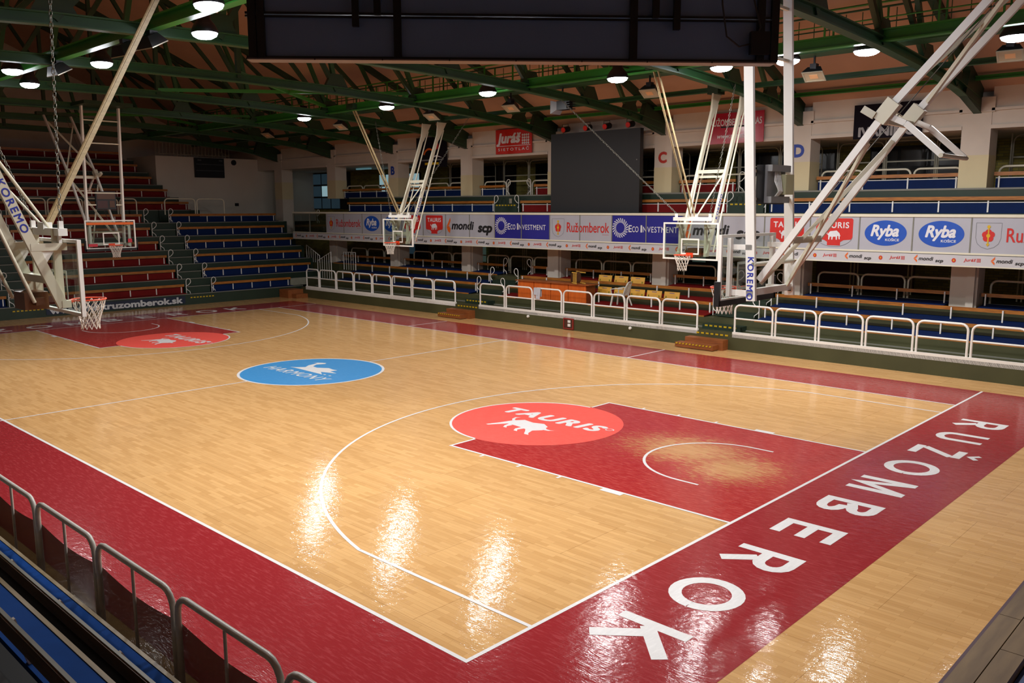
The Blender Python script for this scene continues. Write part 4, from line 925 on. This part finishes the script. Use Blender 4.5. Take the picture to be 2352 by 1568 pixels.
def side_hoop(label, loc, rz, text, chains):
    t = thing('basketball_hoop', label, 'basketball hoop', loc, rz)
    board_parts(t, False)
    lo = lambda s: Vector((-.14, .46*s, 3.02)); hi = lambda s: Vector((-1.95, .46*s, 7.7))
    at = lambda s, z: lo(s)+(hi(s)-lo(s))*((z-3.02)/4.68)
    for s in (-1, 1):
        p = obj('hoist_tube', MB().beam(lo(s), hi(s), .07, .13), CREAM, t)
        obj('hoist_foot', MB().prism([at(s, 6.9)+Vector((0, -.03, 0)), at(s, 7.7)+Vector((.2, -.03, 0)), at(s, 7.7)+Vector((-.25, -.03, 0)), at(s, 7.0)+Vector((-.1, -.03, 0))], (0, .06, 0)), CREAM, p)
        if text and s == text[0]:
            rdir = (lo(s)-hi(s)).normalized() if text[1] < 0 else (hi(s)-lo(s)).normalized(); n = Vector((0, s, 0))
            decal('lettering', text_mesh('KOREMO', .74, .095, .012, 0, 1.25), INK, frame(at(s, text[2])+n*.038, rdir, n.cross(rdir)), p)
        obj('rear_rod', MB().tube([at(s, 3.3)+Vector((-.25, 0, -.2)), at(s, 7.4)+Vector((-.22, 0, 0))], .025, 6), CREAM, t)
        obj('diagonal_rod', MB().tube([(-.12, .1*s, 4.1), at(s, 5.45)], .022, 6), CREAM, t)
        obj('board_stay', MB().box(-.16, .46*s-.04, 3.0, -.04, .46*s+.04, 3.1).box(-.5, .46*s-.04, 3.8, -.04, .46*s+.04, 3.9).box(-.2, .42*s-.03, 3.05, -.1, .42*s+.03, 4.1), CREAM, t)
        obj('gusset', MB().prism([(-.5, .46*s-.012, 3.8), (-.2, .46*s-.012, 3.8), (-.36, .46*s-.012, 3.55)], (0, .024, 0)), WHITE, t)
        obj('guide_slat', MB().beam((-.12, .07*s, 4.1), (1.95, .07*s, 8.0), .018, .06), wood('beige slat', '#9a8a68', '#b09e78'), t)
        obj('chain', chain_mb((-.12, .55*s, 4.2), (-.12+chains[0 if s < 0 else 1][0], .55*s+chains[0 if s < 0 else 1][1], 7.75)), CHAIN, t)
    obj('top_bracket', MB().box(-.18, -.62, 4.0, -.06, .62, 4.1).box(-.15, -.58, 4.1, -.09, -.52, 4.2).box(-.15, .52, 4.1, -.09, .58, 4.2).box(-.2, -.12, 4.08, -.08, .12, 4.18).box(-.14, -.5, 3.9, -.1, -.42, 4.0).box(-.14, .42, 3.9, -.1, .5, 4.0), WHITE, t)
    c = at(1, 5.4); obj('cross_bar', MB().beam((c.x, -.46, 5.4), (c.x, .46, 5.4), .06, .1), CREAM, t); c = at(1, 5.25); obj('cross_bar', MB().beam((c.x-.1, -.46, 5.25), (c.x-.1, .46, 5.25), .04, .06), CREAM, t)
    obj('cross_bar', MB().box(-.34, -.46, 3.35, -.22, .46, 3.45), CREAM, t)
    obj('winch_box', MB().box(-.55, -.22, 2.98, -.24, .22, 3.22).box(-.45, -.36, 3.05, -.33, .36, 3.15), mat('brown winch casing', '#6d4a30', .4), t)
    for q_ in ((-2.15, -.65, 7.68, -1.75, -.3, 7.95), (-2.15, .3, 7.68, -1.75, .65, 7.95), (1.85, -.2, 7.92, 2.1, .2, 8.1)): obj('roof_clamp', MB().box(*q_), TRUSSD, t)
    return t
side_hoop('side training hoop by the netted railing, thick braces with blue lettering', (6.5, -8.4, 0), R(90), (-1, -1, 4.4), ((.12, 0), (-1.15, .3)))
side_hoop('side training hoop in front of the sunburst advert near the white chair', (6.5, 8.4, 0), R(-90), (1, 1, 4.4), ((.6, -4.0), (-.6, .3)))
side_hoop('side training hoop in front of the oval advert by the glass panes', (-6.6, 8.4, 0), R(-90), (1, 1, 4.4), ((.1, -.7), (-1.2, 2.2)))
# shot clocks on the end baskets
t = thing('shot_clock', 'shot clock with loose cables on the hoop over the worn key', 'shot clock', (13.3, -.12, 4.42))
obj('casing', MB().box(-.12, -.38, 0, -.02, .38, .6), BLACK, t); obj('rear_tray', MB().box(-.02, -.3, .02, .1, .32, .12).box(-.02, -.3, .5, .1, .32, .6).box(-.02, -.3, .12, .02, .3, .5), mat('grey metal tray', '#8b8c8c', .4), t)
obj('control_box', MB().box(.02, .05, .15, .16, .32, .46), mat('pale yellow box', '#b7b58f', .5), t)
for k in range(5): obj('cable', MB().tube([(.06, -.12+.04*k, .5), (.1, -.2+.05*k, .35), (.12, -.1+.03*k, .2), (.07, -.15+.02*k, .1)], .01, 5), WHITE, t)
t = thing('shot_clock', 'shot clock with dark brown display on the hoop before the end terrace', 'shot clock', (-13.25, .05, 4.33))
obj('casing', MB().box(0, -.36, 0, .1, .36, .66), BLACK, t); obj('display', MB().box(.1, -.32, .38, .108, .32, .62), mat('brown display', '#4a2c18', .3), t); obj('display', MB().box(.1, -.32, .05, .108, .05, .32), mat('dark red display', '#3a1616', .3), t); obj('display', MB().box(.1, .12, .08, .108, .3, .32), mat('brown display', '#4a2c18', .3), t)

# ================================================================== things on the lower terrace
t = thing('desk', 'long orange scorer desk with four front panels', 'desk', (-1.62, 12.02, .87))
obj('desk_top', MB().box(-1.82, -.32, .68, 1.86, .3, .71), wood('brown desk top', '#8d4a22', '#a85e2e'), t)
for k in range(4): obj('front_panel', MB().box(-1.72+k*.86, -.26, 0, -1.72+k*.86+.83, -.23, .68), DESK, t)
for x in (-1.72, -.88, -.02, .84, 1.69): obj('side_panel', MB().box(x-.02, -.22, 0, x+.02, .26, .68), wood('dark desk side', '#6e3212', '#85401a'), t)
t = thing('wooden_chair', 'yellow wooden chair with dark round-cornered seat lying on the desk', 'chair', (-.62, 12.0, 1.585), R(-28))
obj('seat', MB().prism([(0, -.18, .02), (0, .18, .02), (0, .2, .12), (0, .2, .32), (0, .16, .42), (0, -.16, .42), (0, -.2, .32), (0, -.2, .12)], (.05, 0, 0)).box(.05, -.17, .06, .09, .17, .4), wood('dark brown seat', '#3f2413', '#54321c'), t)
YW = wood('yellow chair wood', '#c89a3a', '#dcb052')
for y in (-.16, .16):
    for z in (.03, .41): obj('leg', MB().beam((.05, y, z), (.5, y*1.1, z+(.01 if z > .2 else -.01)), .035), YW, t)
for z in (.03, .41): obj('back_post', MB().beam((.0, .17, z), (-.42, .22, z), .035), YW, t)
for x in (-.36, -.2): obj('back_slat', MB().beam((x, .2, .03), (x, .2, .41), .025, .05), YW, t)
for x in (.2, .33, .45): obj('stretcher', MB().beam((x, -.17, .03), (x, -.17, .41), .025), YW, t)
t = thing('plastic_chair', 'white plastic garden chair with slatted back beside the desk', 'chair', (1.5, 11.98, .885), R(8))
PL = mat('white plastic', '#c9c7be', .35)
obj('seat', MB().prism([(-.24, -.22, .42), (.2, -.2, .4), (.2, .2, .4), (-.24, .22, .42)], (0, 0, .03)), PL, t)
for y in (-1, 1):
    obj('leg', MB().beam((-.22, .2*y, .42), (-.28, .25*y, 0), .05), PL, t); obj('leg', MB().beam((.18, .18*y, .42), (.32, .24*y, 0), .05), PL, t)
    obj('armrest', MB().tube([(-.24, .26*y, .42), (-.26, .28*y, .62), (-.05, .29*y, .65), (.2, .26*y, .64)], .022, 6), PL, t)
for k in range(5): obj('back_slat', MB().beam((.19, -.14+.07*k, .42), (.33, -.14+.07*k, .84-.03*abs(k-2)), .05, .012, (1, 0, 0)), PL, t)
obj('back_rim', MB().tube([(.19, -.2, .42), (.27, -.21, .68), (.34, -.12, .86), (.35, 0, .89), (.34, .12, .86), (.27, .21, .68), (.19, .2, .42)], .022, 6), PL, t)
for row, y, z, xs in ((2, 12.5, 1.24, (.02, .78, 1.5, 2.22, 2.95)), (3, 13.28, 1.6, (-.55, .2, .95))):
    for k, x in enumerate(xs):
        lb = 'yellow plywood seat back on the %s red row, %s from the desk side' % ('second' if row == 2 else 'top', ORD[k])
        s = thing('seat_back', lb, 'seat', (x+.32, y, z), 0, 'yellow seat backs on the %s row' % ('second' if row == 2 else 'top'))
        obj('board', MB().prism([(-.31, 0, 0), (.31, 0, 0), (.31, .05, .23), (-.31, .05, .23)], (0, .02, 0)), YSEAT, s)
        obj('printed_mark', MB().prism([(-.1, .034, .17), (.1, .034, .17), (.1, .041, .2), (-.1, .041, .2)], (0, .004, 0)), mat('mark print', '#8a6a6a', .6), s)
        for x2 in (-.22, .22): obj('clip', MB().box(x2-.015, -.012, .02, x2+.015, .005, .08), mat('green clip', '#7d8a2a', .5), s)
# small things on the front wall
t = thing('fire_cabinet', 'small dark red framed cabinet on the plinth below the railing', 'cabinet', (.03, 10.85, .03))
obj('frame', MB().box(-.23, -.05, 0, .23, 0, .04).box(-.23, -.05, .36, .23, 0, .4).box(-.23, -.05, .04, -.19, 0, .36).box(.19, -.05, .04, .23, 0, .36), mat('cabinet red', '#8a2a22', .5), t)
obj('door', MB().box(-.19, -.03, .04, .19, -.01, .36), mat('cabinet brown', '#4b2a1e', .5), t); obj('socket', MB().box(-.02, -.05, .24, .1, -.03, .33).box(-.02, -.05, .1, .1, -.03, .2), WHITE, t)
for x, nm in ((-1.95, 'below the second rail panel of the desk railing'), (2.75, 'right of the red cabinet')):
    o = obj('wall_socket', MB().tube([(x, 10.85, .33), (x, 10.8, .33)], .05, 14).box(x-.02, 10.78, .3, x+.02, 10.8, .36), WHITE); tag(o, 'small white socket on the plinth '+nm, 'socket')
mb = MB(); n = 6
for (dx, zt, zb, y) in ((0, 1.43, 1.15, 10.858), (.12, 1.43, 1.0, 10.85)):
    mb.add([(-1.72+dx, y, zb+.03), (-1.5+dx, y-.02, zb), (-1.48+dx, y+.01, zt), (-1.7+dx, y+.01, zt), (-1.7+dx, y+.09, zt), (-1.48+dx, y+.09, zt), (-1.5+dx, y+.1, zb+.1), (-1.72+dx, y+.1, zb+.13)],
           [(0, 1, 2, 3), (3, 2, 5, 4), (4, 5, 6, 7)])
o = obj('towel', mb, mat('white towel', '#b9bcc4', .9, scale=30, bump=.3)); m_ = o.modifiers.new('thick', 'SOLIDIFY'); m_.thickness = .012; tag(o, 'crumpled white towel hung over the railing in front of the desk', 'towel')
for x, lb in ((4.95, 'two-step wooden box with striped edge at the aisle past the yellow seats'), (-6.35, 'two-step wooden box with striped edge at the aisle beside the desk')):
    t = thing('step_box', lb, 'steps', (x, 10.85, 0)); 
    obj('upper_step', MB().box(.15, -.32, 0, 1.5, 0, .32), STEPW, t); obj('lower_step', MB().box(0, -.66, .02, 1.35, -.32, .17), STEPW, t)
    mb = MB()
    for k in range(11): mb.prism([(.02+k*.12, -.665, .12), (.08+k*.12, -.665, .12), (.11+k*.12, -.665, .165), (.05+k*.12, -.665, .165)], (0, -.004, 0))
    obj('hazard_stripe', mb, YEL, t)
t = thing('step_box', 'brown wooden corner step between the end and side terraces', 'steps', (-17.95, 10.0, 0)); obj('upper_step', MB().box(0, 0, 0, .8, .85, .4), STEPW, t)
obj('lower_step', MB().box(.8, .2, 0, 1.2, .85, .2), STEPW, t)
o = obj('white_plinth', MB().box(-18.6, 10.98, .49, -18.45, 12.6, .85), mat('pale plinth', '#8c8c7c', .7)); tag(o, 'pale low block at the end of the first corner bench', 'block')
for x, y, z, lb in ((-5.98, 11.9, .62, 'small grey notice at the aisle beside the desk'), (5.2, 12.3, .8, 'small grey notice at the aisle past the yellow seats'), (-5.2, 13.23, 4.55, 'small grey notice on the gallery aisle step')):
    o = obj('notice', MB().box(x, y-.02, z, x+.14, y, z+.2), GRIL); tag(o, lb, 'notice')

# ================================================================== gallery windows and grilles
FRM = mat('dark window frame', '#15181c', .5)
def window(name, x0, x1, z0, z1, nx, nz, pane, y=17.5):
    wn = struct(name, MB().box(x0, y, z0, x1, y+.08, z1), FRM)
    dx = (x1-x0)/nx; dz = (z1-z0)/nz
    for i in range(nx):
        for j in range(nz): obj('pane', MB().box(x0+i*dx+.05, y-.012, z0+j*dz+.05, x0+(i+1)*dx-.05, y-.002, z0+(j+1)*dz-.05), pane(i, j), wn)
    return wn
DAY = mat('daylit pane', '#9fc4cc', .3, emit=.55, var=.02); DIM = mat('dim pane', '#3c5563', .3, emit=.2); DARK = mat('dark pane', '#0c1014', .15)
window('window_1', -19.4, -15.9, 4.95, 6.25, 6, 2, lambda i, j: DAY)
window('window_2', -26.0, -22.2, 4.3, 6.45, 4, 3, lambda i, j: DAY if (i, j) == (1, 1) else (DIM if i < 3 else DARK))
window('window_3', -13.6, -8.9, 4.95, 6.4, 5, 2, lambda i, j: DARK)
for n_, x in enumerate((-7.6, -2.4, 2.8, 7.9)): window('window_%d' % (4+n_), x, x+3.9, 4.95, 6.4, 4, 2, lambda i, j: DARK)
struct('door_1', MB().box(-18.6, 17.5, 1.52, -15.4, 17.58, 2.8), FRM); struct('door_2', MB().box(.3, 17.5, 1.52, 2.4, 17.58, 2.8), mat('dark glazed door', '#1a1d16', .3))
struct('door_3', MB().box(6.2, 17.5, 1.52, 9.6, 17.58, 2.8), mat('brown red door', '#5a2a18', .5))
for i, x in enumerate((-17.9, -16.9)): struct('window_%d' % (12+i), MB().box(x, 17.48, 1.9, x+.5, 17.5, 2.7), DIM)
struct('window_15', MB().box(-11.3, 17.48, 1.7, -10.9, 17.5, 2.8), mat('pale green panel', '#6a8276', .6, emit=.15)); struct('window_16', MB().box(1.0, 17.47, 2.2, 1.6, 17.49, 2.75), mat('pale green panel', '#6a8276', .6, emit=.15))
GR = MB().tube(rrect(1.45, 1.5, .2), .022, 6, True).mesh('rail_frame'); GP_ = MB().box(-.02, -.02, 0, .02, .02, 1.6).mesh('post')
for i in range(2, len(PX)-1):
    a = PX[i]+.5
    t = thing('window_grille', 'cream tube grille of rounded frames behind the gallery, '+['', '', 'right of pillar B', 'under the red sign', 'behind the big dark screen', 'right of pillar C', 'under the dark sign', 'past the dark sign'][i], 'grille', (a, 15.6, 4.88), 0, 'gallery grilles')
    for k in range(3):
        put('rail_frame', GR, GRIL, t, (k*1.55, 0, .05)); put('post', GP_, GRIL, t, (k*1.55-.05, 0, 0)); obj('mid_bar', MB().box(k*1.55, -.015, .9, k*1.55+1.45, .015, .94), GRIL, t)
GQ = MB().tube([(0, 0, 0), (0, 0, 1.3)], .025, 6).mesh('post')
for i in range(2, len(PX)-1):
    a = PX[i]+.7
    t = thing('window_grille', 'row of upright olive tubes behind the lower terrace, '+['', '', 'right of pillar B', 'left aisle bay', 'desk bay', 'right of pillar C', 'right of pillar D', 'past the dark sign bay'][i], 'grille', (a, 16.6, 1.52), 0, 'lower terrace grilles')
    for k in (0, .12, .24, 1.9, 2.02, 3.4, 3.52): put('post', GQ, WAIN, t, (k, 0, 0))
    obj('cross_bar', MB().box(0, -.02, .55, 3.6, .02, .6), WAIN, t)
o = obj('tube_lamp', MB().box(-18.4, 15.2, 6.38, -17.2, 15.32, 6.46), mat('cool tube lamp', '#7fb8c4', .4, emit=.25)); tag(o, 'bluish tube lamp under the gallery ceiling by the lit window', 'lamp')

# ================================================================== near right floor edge
t = thing('edge_platform', 'worn wooden edging boards at the end of the sports floor', 'platform', (17.6, -2, 0))
obj('dark_edge', MB().box(-.04, -10, 0, 0, 12, .13), mat('purple brown edge', '#4b3440', .6), t)
WB = wood('grey brown board', '#5d4a34', '#7a6446', .6, 1, 1)
for k in range(10): 
    obj('board', MB().box(0, -10+k*2.2, 0, .2, -10+k*2.2+2.19, .15), WB, t); obj('board', MB().box(.21, -10.8+k*2.2, 0, .42, -10.8+k*2.2+2.19, .15), WB, t)
o = struct('floor_blue_mat', MB().box(18.03, -10, 0, 23, 12, .06), mat('blue vinyl', '#14468c', .4))
